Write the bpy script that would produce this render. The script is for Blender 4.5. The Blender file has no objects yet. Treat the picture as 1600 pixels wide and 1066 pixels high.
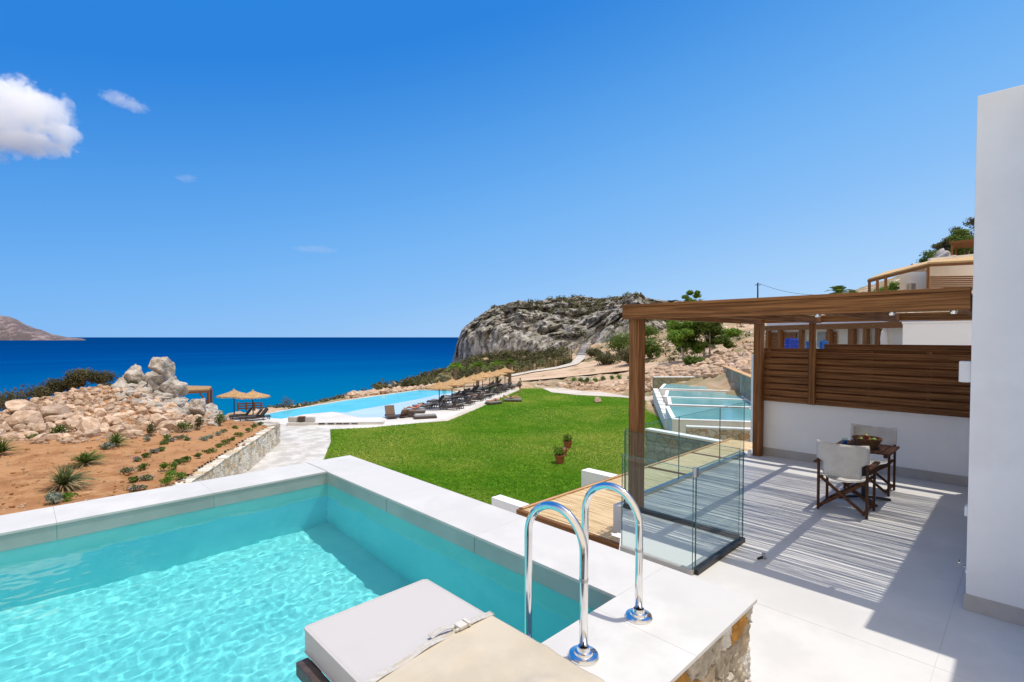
import bpy, bmesh, math, random
import numpy as np
from mathutils import Vector, Matrix, noise
R = math.radians
random.seed(7)
S = bpy.context.scene

# ------------------------------------------------------------------ camera
FPX, CXP, CYP = 795.0, 800.0, 547.8          # focal length and principal point in photo pixels
PITCH = R(1.5)
EYE = Vector((0, 0, 1.6))
YAW = R(44.3)                                 # turned from +Y towards +X
fw = Vector((math.sin(YAW) * math.cos(PITCH), math.cos(YAW) * math.cos(PITCH), -math.sin(PITCH)))
rt = Vector((math.cos(YAW), -math.sin(YAW), 0))
up = rt.cross(fw)
cam = bpy.data.cameras.new('camera')
co = bpy.data.objects.new('camera', cam)
S.collection.objects.link(co)
co.matrix_world = Matrix(((rt.x, up.x, -fw.x, EYE.x), (rt.y, up.y, -fw.y, EYE.y), (rt.z, up.z, -fw.z, EYE.z), (0, 0, 0, 1)))
cam.sensor_width = 36
cam.lens = FPX / 1600 * 36
cam.shift_y = (CYP - 533) / 1600
cam.clip_start = .05
cam.clip_end = 120000
S.camera = co

# ------------------------------------------------------------------ sky, sun, exposure
SUN_DIR = Vector((.22, -.125, 1)).normalized()
SKYG = 8.5
w = bpy.data.worlds.new('World')
S.world = w
w.use_nodes = True
nt = w.node_tree
bg = nt.nodes['Background']
sky = nt.nodes.new('ShaderNodeTexSky')
sky.sky_type = 'NISHITA'
sky.sun_disc = False
sky.sun_elevation = math.asin(SUN_DIR.z)
sky.sun_rotation = math.atan2(SUN_DIR.x, SUN_DIR.y)
sky.altitude = 0
sky.air_density = 1.0
sky.dust_density = .25
sky.ozone_density = 2.5
SKY_STR = .12
# clear-air gradient of the real sky: deep blue overhead and away from the sun, pale at the horizon and towards the sun
tcw = nt.nodes.new('ShaderNodeTexCoord')
def wdot(v):
    n = nt.nodes.new('ShaderNodeVectorMath'); n.operation = 'DOT_PRODUCT'; n.inputs[1].default_value = v
    nt.links.new(tcw.outputs['Generated'], n.inputs[0]); return n.outputs['Value']
m1 = nt.nodes.new('ShaderNodeMath'); m1.operation = 'MULTIPLY_ADD'; m1.inputs[1].default_value = 1.5
m2 = nt.nodes.new('ShaderNodeMath'); m2.operation = 'MULTIPLY_ADD'; m2.inputs[1].default_value = -.36; m2.inputs[2].default_value = .2
nt.links.new(wdot((rt.x, rt.y, 0)), m2.inputs[0]); nt.links.new(wdot((0, 0, 1)), m1.inputs[0]); nt.links.new(m2.outputs[0], m1.inputs[2])
ramp = nt.nodes.new('ShaderNodeValToRGB'); nt.links.new(m1.outputs[0], ramp.inputs[0])
def lin(c): return tuple((x / 255 / 12.92 if x < 11 else ((x / 255 + .055) / 1.055) ** 2.4) for x in c) + (1,)
ee = ramp.color_ramp.elements
stops = [(0, (186, 219, 253)), (.17, (167, 208, 250)), (.37, (134, 190, 247)), (.66, (96, 171, 242)), (1.0, (0, 121, 218))]
ee[0].position, ee[0].color = stops[0][0], lin(stops[0][1]); ee[1].position, ee[1].color = stops[-1][0], lin(stops[-1][1])
ramp.color_ramp.interpolation = 'B_SPLINE'
for p_, c_ in stops[1:-1]: ee.new(p_).color = lin(c_)
gain = nt.nodes.new('ShaderNodeMix'); gain.data_type = 'RGBA'; gain.blend_type = 'MULTIPLY'; gain.clamp_result = False; gain.inputs['Factor'].default_value = 1
gain.inputs['B'].default_value = (SKYG, SKYG, SKYG, 1)
nt.links.new(ramp.outputs[0], gain.inputs['A'])
mixs = nt.nodes.new('ShaderNodeMix'); mixs.data_type = 'RGBA'; mixs.inputs['Factor'].default_value = .94
nt.links.new(sky.outputs[0], mixs.inputs['A']); nt.links.new(gain.outputs['Result'], mixs.inputs['B'])
# warm aureole round the sun, overhead out of view, boosted to fill shade
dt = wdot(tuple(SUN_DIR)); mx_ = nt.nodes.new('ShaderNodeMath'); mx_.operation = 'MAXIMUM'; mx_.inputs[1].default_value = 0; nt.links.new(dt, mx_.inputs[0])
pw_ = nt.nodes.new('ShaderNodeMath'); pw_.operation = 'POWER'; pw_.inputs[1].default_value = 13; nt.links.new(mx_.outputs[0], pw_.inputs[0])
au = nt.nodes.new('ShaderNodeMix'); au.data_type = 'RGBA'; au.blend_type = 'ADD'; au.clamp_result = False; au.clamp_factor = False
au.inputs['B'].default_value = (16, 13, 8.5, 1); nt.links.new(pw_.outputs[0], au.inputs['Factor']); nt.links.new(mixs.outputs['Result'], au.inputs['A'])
# warm sky glow added behind the camera, unseen, lifting the shaded wall and terrace
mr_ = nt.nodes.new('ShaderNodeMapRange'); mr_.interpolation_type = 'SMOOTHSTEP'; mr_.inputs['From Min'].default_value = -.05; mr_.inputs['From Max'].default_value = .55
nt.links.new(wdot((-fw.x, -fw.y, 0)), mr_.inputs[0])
back_fill = nt.nodes.new('ShaderNodeMix'); back_fill.data_type = 'RGBA'; back_fill.clamp_result = False; back_fill.inputs['B'].default_value = (8.6, 7.6, 6.4, 1)
nt.links.new(mr_.outputs[0], back_fill.inputs['Factor']); nt.links.new(au.outputs['Result'], back_fill.inputs['A'])
nt.links.new(back_fill.outputs['Result'], bg.inputs['Color'])
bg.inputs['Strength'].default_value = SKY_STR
sl = bpy.data.lights.new('sun', 'SUN')
sl.energy = 3.6
sl.angle = R(.5)
sl.color = (1, .94, .84)
so = bpy.data.objects.new('sun', sl)
S.collection.objects.link(so)
so.rotation_euler = SUN_DIR.to_track_quat('Z', 'Y').to_euler()
so.location = (20, -10, 60)
sl.cycles.is_caustics_light = True
S.view_settings.view_transform = 'Standard'
S.view_settings.look = 'None'
S.view_settings.gamma = 1
S.view_settings.exposure = 0.0
S.view_settings.use_curve_mapping = False
S.cycles.use_denoising = True
S.cycles.max_bounces = 16
S.cycles.transparent_max_bounces = 16
S.cycles.volume_bounces = 14
S.cycles.sample_clamp_indirect = 6

# ------------------------------------------------------------------ helpers
def ray(px, py):
    return fw + rt * ((px - CXP) / FPX) - up * ((py - CYP) / FPX)
def U(px, py, d=None, z=None):
    r = ray(px, py)
    t = d if d is not None else (z - EYE.z) / r.z
    return EYE + r * t
def tag(o, label=None, cat=None, group=None, kind=None):
    if label: o['label'] = label
    if cat: o['category'] = cat
    if group: o['group'] = group
    if kind: o['kind'] = kind
    return o
def link(o, parent=None):
    S.collection.objects.link(o)
    if parent is not None: o.parent = parent
    return o
def thing(name, label, cat, loc=(0, 0, 0), rz=0, group=None):
    o = bpy.data.objects.new(name, None)
    o.location = loc
    o.rotation_euler = (0, 0, rz)
    o.empty_display_size = .2
    link(o)
    return tag(o, label, cat, group)
def dup(root, loc=None, rz=None, label=None, scale=None):
    def cp(o, par):
        c = o.copy()
        link(c)
        if par is not None: c.parent = par
        for ch in list(o.children): cp(ch, c)
        return c
    c = cp(root, None)
    if loc is not None: c.location = loc
    if rz is not None: c.rotation_euler = (0, 0, rz)
    if scale is not None: c.scale = (scale,) * 3 if isinstance(scale, (int, float)) else scale
    if label: c['label'] = label
    return c

class MB:
    def __init__(s): s.v = []; s.f = []
    def add(s, vs, fs):
        n = len(s.v); s.v += [tuple(v) for v in vs]; s.f += [tuple(i + n for i in f) for f in fs]; return s
    def box(s, x0, x1, y0, y1, z0, z1):
        return s.add([(x, y, z) for z in (z0, z1) for y in (y0, y1) for x in (x0, x1)],
                     [(0, 2, 3, 1), (4, 5, 7, 6), (0, 1, 5, 4), (2, 6, 7, 3), (0, 4, 6, 2), (1, 3, 7, 5)])
    def bar(s, a, b, w, h, upv=(0, 0, 1)):
        a, b = Vector(a), Vector(b); t = (b - a).normalized(); u = Vector(upv)
        if abs(t.dot(u)) > .97: u = Vector((0, 1, 0))
        x = t.cross(u).normalized(); u = x.cross(t)
        vs = [p + x * sx * w / 2 + u * sz * h / 2 for p in (a, b) for sz in (-1, 1) for sx in (-1, 1)]
        return s.add(vs, [(0, 2, 3, 1), (4, 5, 7, 6), (0, 1, 5, 4), (2, 6, 7, 3), (0, 4, 6, 2), (1, 3, 7, 5)])
    def tube(s, pts, r, n=8, cap=True):
        pts = [Vector(p) for p in pts]; m = len(pts)
        rs = r if isinstance(r, (list, tuple)) else [r] * m
        ref = Vector((0, 0, 1)); t0 = (pts[1] - pts[0]).normalized()
        if abs(t0.dot(ref)) > .9: ref = Vector((1, 0, 0))
        x = t0.cross(ref).normalized(); vs = []
        for i, p in enumerate(pts):
            t = (pts[min(i + 1, m - 1)] - pts[max(i - 1, 0)]).normalized()
            x = (x - t * x.dot(t)).normalized(); y = t.cross(x)
            vs += [p + (x * math.cos(2 * math.pi * k / n) + y * math.sin(2 * math.pi * k / n)) * rs[i] for k in range(n)]
        fs = [(i * n + k, i * n + (k + 1) % n, (i + 1) * n + (k + 1) % n, (i + 1) * n + k) for i in range(m - 1) for k in range(n)]
        if cap: fs += [tuple(range(n))[::-1], tuple((m - 1) * n + k for k in range(n))]
        return s.add(vs, fs)
    def lathe(s, prof, c=(0, 0, 0), n=20, sx=1, sy=1):
        vs = [(c[0] + r * sx * math.cos(2 * math.pi * k / n), c[1] + r * sy * math.sin(2 * math.pi * k / n), c[2] + z) for r, z in prof for k in range(n)]
        fs = [(i * n + k, i * n + (k + 1) % n, (i + 1) * n + (k + 1) % n, (i + 1) * n + k) for i in range(len(prof) - 1) for k in range(n)]
        return s.add(vs, fs)
    def prism(s, poly, z0, z1):
        n = len(poly)
        return s.add([(p[0], p[1], z0) for p in poly] + [(p[0], p[1], z1) for p in poly],
                     [tuple(range(n))[::-1], tuple(range(n, 2 * n))] + [(i, (i + 1) % n, n + (i + 1) % n, n + i) for i in range(n)])
    def leaves(s, c, rad, n, size, rng, shell=.5, upb=.3, aspect=.5):
        c = Vector(c); n0 = len(s.v)
        for _ in range(n):
            d = Vector((rng.gauss(0, 1), rng.gauss(0, 1), rng.gauss(0, 1))).normalized()
            k = shell + (1 - shell) * rng.random() if rng.random() < .8 else rng.random()
            p = c + Vector((d.x * rad[0], d.y * rad[1], d.z * rad[2])) * k
            nn = (d + Vector((rng.gauss(0, .6), rng.gauss(0, .6), rng.gauss(0, .6) + upb))).normalized()
            a = nn.orthogonal().normalized(); b = nn.cross(a); th = rng.random() * 6.28
            a, b = a * math.cos(th) + b * math.sin(th), b * math.cos(th) - a * math.sin(th)
            h = size * rng.uniform(.6, 1.3)
            k0 = len(s.v)
            s.v += [tuple(p - a * h), tuple(p + b * h * aspect + nn * h * .15), tuple(p + a * h), tuple(p - b * h * aspect + nn * h * .15)]
            s.f.append((k0, k0 + 1, k0 + 2, k0 + 3))
        return s
    def build(s, name, m, parent=None, smooth=False, bevel=0, loc=None):
        me = bpy.data.meshes.new(name)
        me.from_pydata(s.v, [], s.f)
        me.validate()
        if m is not None: me.materials.append(m)
        if smooth: me.shade_smooth()
        if bevel:
            bm = bmesh.new(); bm.from_mesh(me)
            bmesh.ops.remove_doubles(bm, verts=bm.verts, dist=1e-5)
            es = [e for e in bm.edges if len(e.link_faces) == 2 and e.calc_face_angle(0) > .5]
            bmesh.ops.bevel(bm, geom=es, offset=bevel, segments=2, profile=.6, affect='EDGES', clamp_overlap=True)
            bm.to_mesh(me); bm.free()
        o = bpy.data.objects.new(name, me)
        if loc is not None: o.location = loc
        return link(o, parent)

# ------------------------------------------------------------------ materials
def mat(name, c1, c2=None, scale=4, detail=6, rough=.7, bump=0, bscale=None, stretch=(1, 1, 1), spec=.4, metal=0,
        c3=None, s3=.5, rnd=0, coat=0, lo=.38, hi=.62, c4=None, s4=1, lo4=.55, hi4=.7, ior=None, bdist=.05):
    m = bpy.data.materials.new(name); m.use_nodes = True
    t = m.node_tree; b = t.nodes['Principled BSDF']
    b.inputs['Roughness'].default_value = rough
    b.inputs['Metallic'].default_value = metal
    b.inputs['Specular IOR Level'].default_value = spec
    if coat: b.inputs['Coat Weight'].default_value = coat
    if ior: b.inputs['IOR'].default_value = ior
    col = None
    tc = t.nodes.new('ShaderNodeTexCoord'); mp = t.nodes.new('ShaderNodeMapping')
    mp.inputs['Scale'].default_value = stretch
    t.links.new(tc.outputs['Object'], mp.inputs['Vector'])
    def nz(sc, det=detail, dist=0):
        n = t.nodes.new('ShaderNodeTexNoise'); n.inputs['Scale'].default_value = sc
        n.inputs['Detail'].default_value = det; n.inputs['Distortion'].default_value = dist
        n.inputs['Roughness'].default_value = .62
        t.links.new(mp.outputs[0], n.inputs['Vector']); return n
    def mix(a, bb, f, mode='MIX'):
        x = t.nodes.new('ShaderNodeMix'); x.data_type = 'RGBA'; x.blend_type = mode
        for sock, val in ((x.inputs['A'], a), (x.inputs['B'], bb), (x.inputs['Factor'], f)):
            if hasattr(val, 'is_output'): t.links.new(val, sock)
            elif isinstance(val, (int, float)): sock.default_value = val
            else: sock.default_value = (*val, 1)
        return x.outputs['Result']
    def step(o, l, h):
        r = t.nodes.new('ShaderNodeMapRange'); r.inputs['From Min'].default_value = l; r.inputs['From Max'].default_value = h
        r.interpolation_type = 'SMOOTHSTEP'
        t.links.new(o, r.inputs['Value']); return r.outputs[0]
    if c2: col = mix(c1, c2, step(nz(scale).outputs['Fac'], lo, hi))
    if c3: col = mix(col, c3, step(nz(s3).outputs['Fac'], .42, .62))
    if c4: col = mix(col, c4, step(nz(s4, 8, .6).outputs['Fac'], lo4, hi4))
    if rnd:
        oi = t.nodes.new('ShaderNodeObjectInfo'); mr = t.nodes.new('ShaderNodeMapRange')
        mr.inputs['To Min'].default_value = 1 - rnd; mr.inputs['To Max'].default_value = 1 + rnd
        t.links.new(oi.outputs['Random'], mr.inputs['Value'])
        hsv = t.nodes.new('ShaderNodeHueSaturation'); t.links.new(mr.outputs[0], hsv.inputs['Value'])
        if col: t.links.new(col, hsv.inputs['Color'])
        else: hsv.inputs['Color'].default_value = (*c1, 1)
        col = hsv.outputs[0]
    if col is not None: t.links.new(col, b.inputs['Base Color'])
    else: b.inputs['Base Color'].default_value = (*c1, 1)
    if bump:
        bn = t.nodes.new('ShaderNodeBump'); bn.inputs['Strength'].default_value = bump; bn.inputs['Distance'].default_value = bdist
        t.links.new(nz(bscale or scale * 2, 8).outputs['Fac'], bn.inputs['Height']); t.links.new(bn.outputs[0], b.inputs['Normal'])
    return m
def wood(name, axis, dark, light, k=1.0):
    st = [44, 44, 44]; st[axis] = 1.3
    return mat(name, dark, light, scale=1 * k, detail=8, rough=.62, bump=.25, bscale=2.2, stretch=tuple(st), lo=.36, hi=.66,
               c4=tuple(c * .35 for c in dark), s4=.33, lo4=.6, hi4=.72, spec=.25, rnd=.1, bdist=.004)
WD, WL = (.125, .047, .0125), (.3, .132, .043)
M_wx, M_wy, M_wz = wood('stained_wood_x', 0, WD, WL), wood('stained_wood_y', 1, WD, WL), wood('stained_wood_z', 2, WD, WL)
M_fx, M_fy, M_fz = (wood('dark_furniture_wood_' + 'xyz'[k_], k_, (.05, .018, .008), (.13, .052, .02)) for k_ in range(3))
M_pale_x = wood('pine_x', 0, (.45, .26, .11), (.62, .4, .2))
M_white = mat('white_render', (.815, .81, .8), (.885, .885, .875), scale=1.3, c3=(.85, .84, .825), s3=.6, rough=.85, bump=.3, bscale=20, spec=.2, bdist=.004)
M_white2 = mat('white_plaster', (.76, .76, .76), (.82, .82, .81), scale=.8, rough=.85, spec=.2)
M_floor = mat('terrace_screed', (.57, .56, .54), (.64, .63, .605), scale=1.4, rough=.5, c3=(.57, .56, .54), s3=.5, spec=.3, bump=.05, bscale=35, bdist=.003)
M_skirt = mat('grey_skirting', (.43, .4, .37), (.48, .45, .42), scale=3, rough=.6)
M_cop = mat('coping_stone', (.54, .53, .515), (.61, .6, .58), scale=2.2, rough=.55, spec=.3, bump=.06, bscale=70, bdist=.003, c3=(.565, .555, .54), s3=.7)
M_grout = mat('grout', (.52, .51, .49))
M_band = mat('pool_band_tile', (.3, .37, .36), (.36, .43, .42), scale=1.6, rough=.35, spec=.5)
M_basin = mat('pool_lining', (.22, .71, .71), (.27, .76, .75), scale=1.5, rough=.6, bump=.02)
M_steel = mat('polished_steel', (.8, .79, .78), rough=.1, metal=1)
M_dsteel = mat('dull_steel', (.5, .5, .5), rough=.3, metal=1)
M_black = mat('black_metal', (.02, .02, .022), rough=.45)
M_dgrey = mat('dark_grey_fabric', (.05, .05, .055), (.075, .075, .08), scale=8, rough=.9, rnd=.3)
M_mgrey = mat('mid_grey_fabric', (.24, .235, .23), (.3, .295, .29), scale=8, rough=.9, rnd=.2)
M_lgrey = mat('light_grey_vinyl', (.46, .44, .43), (.49, .47, .46), scale=1.5, rough=.65, spec=.3, bump=.03, bscale=250, bdist=.002)
M_beige = mat('beige_cotton', (.46, .405, .315), (.52, .46, .365), scale=2.5, rough=.9, spec=.15, bump=.12, bscale=14, bdist=.01)
M_strap = mat('grey_webbing', (.42, .4, .37), (.5, .48, .45), scale=60, rough=.85)
M_canvas = mat('cream_canvas', (.58, .55, .5), (.65, .62, .57), scale=6, rough=.95, spec=.1, bump=.1, bscale=120, bdist=.003)
M_reed = mat('reed', (.46, .3, .14), (.66, .47, .24), scale=3, rough=.7, stretch=(14, .8, 14), c4=(.3, .2, .11), s4=.7)
M_thatch = mat('thatch', (.34, .2, .085), (.5, .32, .15), scale=5, rough=.9, bump=.6, bscale=14, rnd=.08, stretch=(1, 1, 3))
M_terra = mat('terracotta', (.28, .08, .035), (.36, .12, .05), scale=6, rough=.8)
M_blue = mat('blue_plastic', (.005, .09, .32), rough=.35)
M_blue2 = mat('royal_blue_plastic', (.004, .03, .3), rough=.35)
M_rock = mat('pink_limestone', (.42, .29, .2), (.6, .46, .35), scale=1.3, rough=.9, bump=.7, bscale=5, rnd=.26, c4=(.42, .24, .13), s4=.8, lo4=.56, hi4=.75, spec=.2)
M_crag = mat('grey_crag', (.3, .27, .235), (.55, .5, .45), scale=1.4, rough=.9, bump=.9, bscale=4, c4=(.42, .27, .13), s4=.6, lo4=.58, hi4=.74, spec=.2, bdist=.15)
M_soil = mat('orange_soil', (.285, .135, .058), (.405, .22, .105), scale=1.1, rough=.95, bump=.8, bscale=4, c3=(.4, .21, .1), s3=.2, c4=(.5, .34, .21), s4=2.4, lo4=.6, hi4=.75, spec=.1)
M_grass = mat('lawn_grass', (.032, .115, .003), (.08, .195, .006), scale=5, detail=9, rough=.95, bump=.9, bscale=12, c3=(.038, .13, .003), s3=.3, c4=(.16, .215, .025), s4=.2, lo4=.45, hi4=.72, spec=.05, lo=.33, hi=.67)
M_deck = mat('white_deck', (.56, .545, .52), (.64, .625, .6), scale=.4, rough=.8, spec=.2)
M_path = mat('crazy_paving', (.44, .42, .39), (.6, .58, .55), scale=1.2, rough=.85, c4=(.45, .42, .38), s4=1.6, lo4=.56, hi4=.66, bump=.3, bscale=3)
M_lowpool = mat('pool_water_turquoise', (.05, .5, .6), (.1, .56, .66), scale=.3, rough=.12, spec=.3, bump=.1, bscale=3)
M_shallow = mat('shallow_pool_water', (.48, .62, .7), (.56, .69, .74), scale=.3, rough=.12, spec=.3, bump=.08, bscale=3)
M_road = mat('dirt_road', (.47, .32, .2), (.57, .42, .29), scale=.3, rough=.95, bump=.3, bscale=2)
M_conc = mat('pale_concrete', (.5, .45, .39), (.58, .53, .47), scale=.5, rough=.9)
M_ground = mat('rocky_ground', (.4, .26, .15), (.55, .41, .3), scale=.5, rough=.95, bump=.9, bscale=2, c3=(.24, .2, .11), s3=.09, c4=(.66, .57, .48), s4=.4, lo4=.55, hi4=.68, spec=.1)
M_skin = mat('skin', (.5, .27, .17), rough=.6)
M_leafd = mat('dark_scrub_leaf', (.1, .1, .05), (.19, .18, .095), scale=.5, rough=.85, rnd=.2, spec=.15)
M_leafg = mat('green_leaf', (.08, .13, .025), (.16, .23, .05), scale=.8, rough=.8, rnd=.15, spec=.2)
M_leafb = mat('bright_leaf', (.11, .21, .025), (.23, .36, .06), scale=1.2, rough=.75, rnd=.12, spec=.2)
M_leafp = mat('silver_leaf', (.2, .25, .19), (.3, .36, .28), scale=6, rough=.8, rnd=.1)
M_leafy = mat('yucca_leaf', (.12, .16, .05), (.22, .25, .1), scale=3, rough=.7, rnd=.12)
M_dry = mat('dry_leaf', (.34, .27, .15), (.45, .38, .22), scale=3, rough=.85)
M_redp = mat('red_petal', (.4, .05, .03), (.55, .1, .05), scale=9, rough=.8)
M_lilac = mat('lilac_petal', (.42, .3, .45), (.62, .5, .62), scale=20, rough=.8)
M_bark = mat('bark', (.14, .1, .07), (.3, .25, .2), scale=3, rough=.95, bump=.6, stretch=(1, 1, .3))
M_barkp = mat('pale_bark', (.42, .37, .32), (.55, .5, .45), scale=3, rough=.95)
M_palm_t = mat('palm_trunk', (.16, .11, .07), (.3, .22, .15), scale=5, rough=.95, bump=.8, stretch=(1, 1, 3))

def glass_mat():
    m = bpy.data.materials.new('sheet_glass'); m.use_nodes = True; t = m.node_tree
    for n in list(t.nodes): t.nodes.remove(n)
    out = t.nodes.new('ShaderNodeOutputMaterial'); tr = t.nodes.new('ShaderNodeBsdfTransparent'); gl = t.nodes.new('ShaderNodeBsdfGlossy')
    tr.inputs[0].default_value = (.91, .962, .958, 1); gl.inputs['Roughness'].default_value = .0
    lw = t.nodes.new('ShaderNodeLayerWeight'); lw.inputs[0].default_value = .5
    pw = t.nodes.new('ShaderNodeMath'); pw.operation = 'POWER'; pw.inputs[1].default_value = 5; t.links.new(lw.outputs['Facing'], pw.inputs[0])
    fr = t.nodes.new('ShaderNodeMath'); fr.operation = 'MULTIPLY_ADD'; fr.inputs[1].default_value = .7; fr.inputs[2].default_value = .025; t.links.new(pw.outputs[0], fr.inputs[0])
    mx = t.nodes.new('ShaderNodeMixShader')
    t.links.new(fr.outputs[0], mx.inputs[0]); t.links.new(tr.outputs[0], mx.inputs[1]); t.links.new(gl.outputs[0], mx.inputs[2]); t.links.new(mx.outputs[0], out.inputs[0])
    return m
def translucent(m, f=.4):
    t = m.node_tree; b = t.nodes['Principled BSDF']; out = [n for n in t.nodes if n.type == 'OUTPUT_MATERIAL'][0]
    tl = t.nodes.new('ShaderNodeBsdfTranslucent'); mx = t.nodes.new('ShaderNodeMixShader'); mx.inputs[0].default_value = f
    if b.inputs['Base Color'].links: t.links.new(b.inputs['Base Color'].links[0].from_socket, tl.inputs[0])
    else: tl.inputs[0].default_value = b.inputs['Base Color'].default_value
    t.links.new(b.outputs[0], mx.inputs[1]); t.links.new(tl.outputs[0], mx.inputs[2]); t.links.new(mx.outputs[0], out.inputs['Surface'])
for m_ in (M_leafd, M_leafg, M_leafb, M_leafp, M_leafy, M_dry, M_lilac): translucent(m_)
M_scrub = mat('scrub_leaf', (.07, .073, .033), (.155, .15, .075), scale=.35, rough=.9, spec=.1); translucent(M_scrub, .25)
M_blade = mat('grass_blade', (.105, .26, .012), (.22, .41, .032), scale=2.5, detail=8, rough=.8, spec=.1, c3=(.11, .3, .012), s3=.35, c4=(.4, .45, .085), s4=.075, lo4=.4, hi4=.66, lo=.35, hi=.65); translucent(M_blade, .35)
M_terrpool = mat('pale_pool_water', (.13, .37, .4), (.19, .44, .46), scale=.4, rough=.15, spec=.3)
M_glass = glass_mat()
M_gedge = mat('glass_edge', (.05, .13, .115), rough=.15)
def water_mat():
    m = bpy.data.materials.new('clear_pool_water'); m.use_nodes = True
    b = m.node_tree.nodes['Principled BSDF']
    b.inputs['Base Color'].default_value = (.72, .97, 1, 1)
    b.inputs['Roughness'].default_value = 0
    b.inputs['IOR'].default_value = 1.33
    b.inputs['Transmission Weight'].default_value = 1
    return m
M_water = water_mat()

def masonry(name, sc, c1, c2, mortar, c3=None, gap=.06, bump=.6, bdist=.05):
    m = bpy.data.materials.new(name); m.use_nodes = True; t = m.node_tree; b = t.nodes['Principled BSDF']
    b.inputs['Roughness'].default_value = .9; b.inputs['Specular IOR Level'].default_value = .2
    tc = t.nodes.new('ShaderNodeTexCoord')
    nz = t.nodes.new('ShaderNodeTexNoise'); nz.inputs['Scale'].default_value = sc * 1.2; nz.inputs['Detail'].default_value = 6
    t.links.new(tc.outputs['Object'], nz.inputs['Vector'])
    mxv = t.nodes.new('ShaderNodeMix'); mxv.data_type = 'RGBA'; mxv.inputs['Factor'].default_value = .12
    t.links.new(tc.outputs['Object'], mxv.inputs['A']); t.links.new(nz.outputs['Color'], mxv.inputs['B'])
    vo = t.nodes.new('ShaderNodeTexVoronoi'); vo.inputs['Scale'].default_value = sc
    ve = t.nodes.new('ShaderNodeTexVoronoi'); ve.inputs['Scale'].default_value = sc; ve.feature = 'DISTANCE_TO_EDGE'
    for v in (vo, ve): t.links.new(mxv.outputs['Result'], v.inputs['Vector'])
    sep = t.nodes.new('ShaderNodeSeparateColor'); t.links.new(vo.outputs['Color'], sep.inputs[0])
    def mix(a, bb, f):
        x = t.nodes.new('ShaderNodeMix'); x.data_type = 'RGBA'
        for s, val in ((x.inputs['A'], a), (x.inputs['B'], bb), (x.inputs['Factor'], f)):
            if hasattr(val, 'is_output'): t.links.new(val, s)
            elif isinstance(val, (int, float)): s.default_value = val
            else: s.default_value = (*val, 1)
        return x.outputs['Result']
    def step(o, l, h):
        r = t.nodes.new('ShaderNodeMapRange'); r.inputs['From Min'].default_value = l; r.inputs['From Max'].default_value = h
        t.links.new(o, r.inputs['Value']); return r.outputs[0]
    col = mix(c1, c2, sep.outputs[0])
    if c3: col = mix(col, c3, step(sep.outputs[1], .68, .8))
    n2 = t.nodes.new('ShaderNodeTexNoise'); n2.inputs['Scale'].default_value = sc * 6; n2.inputs['Detail'].default_value = 8
    t.links.new(tc.outputs['Object'], n2.inputs['Vector'])
    col = mix(col, tuple(c * .45 for c in c1), step(n2.outputs['Fac'], .55, .75))
    col = mix(mortar, col, step(ve.outputs['Distance'], gap * .4, gap))
    t.links.new(col, b.inputs['Base Color'])
    ad = t.nodes.new('ShaderNodeMath'); ad.operation = 'MULTIPLY_ADD'; ad.inputs[1].default_value = .35
    t.links.new(n2.outputs['Fac'], ad.inputs[0]); t.links.new(step(ve.outputs['Distance'], 0, gap * 3), ad.inputs[2])
    bn = t.nodes.new('ShaderNodeBump'); bn.inputs['Strength'].default_value = bump; bn.inputs['Distance'].default_value = bdist
    t.links.new(ad.outputs[0], bn.inputs['Height']); t.links.new(bn.outputs[0], b.inputs['Normal'])
    return m
M_stone = masonry('rubble_masonry', 3.2, (.6, .5, .36), (.72, .66, .55), (.34, .27, .18), (.52, .34, .16))
M_stoneg = masonry('grey_green_masonry', 2.2, (.26, .27, .2), (.36, .36, .28), (.2, .2, .16), (.38, .28, .16))

# ------------------------------------------------------------------ terrain
GZ = -5.2
class TPS:
    def __init__(s, pts, reg=1e-3):
        P = np.array([(p[0], p[1]) for p in pts]) / 40; z = np.array([p[2] for p in pts]); n = len(P)
        K = s.k(np.linalg.norm(P[:, None] - P[None], axis=2)) + reg * np.eye(n)
        A = np.zeros((n + 3, n + 3)); A[:n, :n] = K; A[:n, n] = 1; A[:n, n + 1:] = P; A[n, :n] = 1; A[n + 1:, :n] = P.T
        s.c = np.linalg.solve(A, np.concatenate([z, np.zeros(3)])); s.P = P
    @staticmethod
    def k(r): return np.where(r > 1e-9, r * r * np.log(r + 1e-12), 0)
    def ev(s, xy):
        Q = np.asarray(xy, float).reshape(-1, 2) / 40; n = len(s.P); out = np.empty(len(Q))
        for i in range(0, len(Q), 20000):
            q = Q[i:i + 20000]
            out[i:i + 20000] = s.k(np.linalg.norm(q[:, None] - s.P[None], axis=2)) @ s.c[:n] + s.c[n] + q @ s.c[n + 1:]
        return out
    def __call__(s, x, y): return float(s.ev([(x, y)])[0])
def ctrl(lst):
    out = []
    for px, py, d, z in lst: out.append(tuple(U(px, py, d=d, z=z)) if py is not None else tuple(Vector(U(px, 527, d=d)[:2]).to_tuple()) + (z,))
    return out
F = GZ - .12
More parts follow.
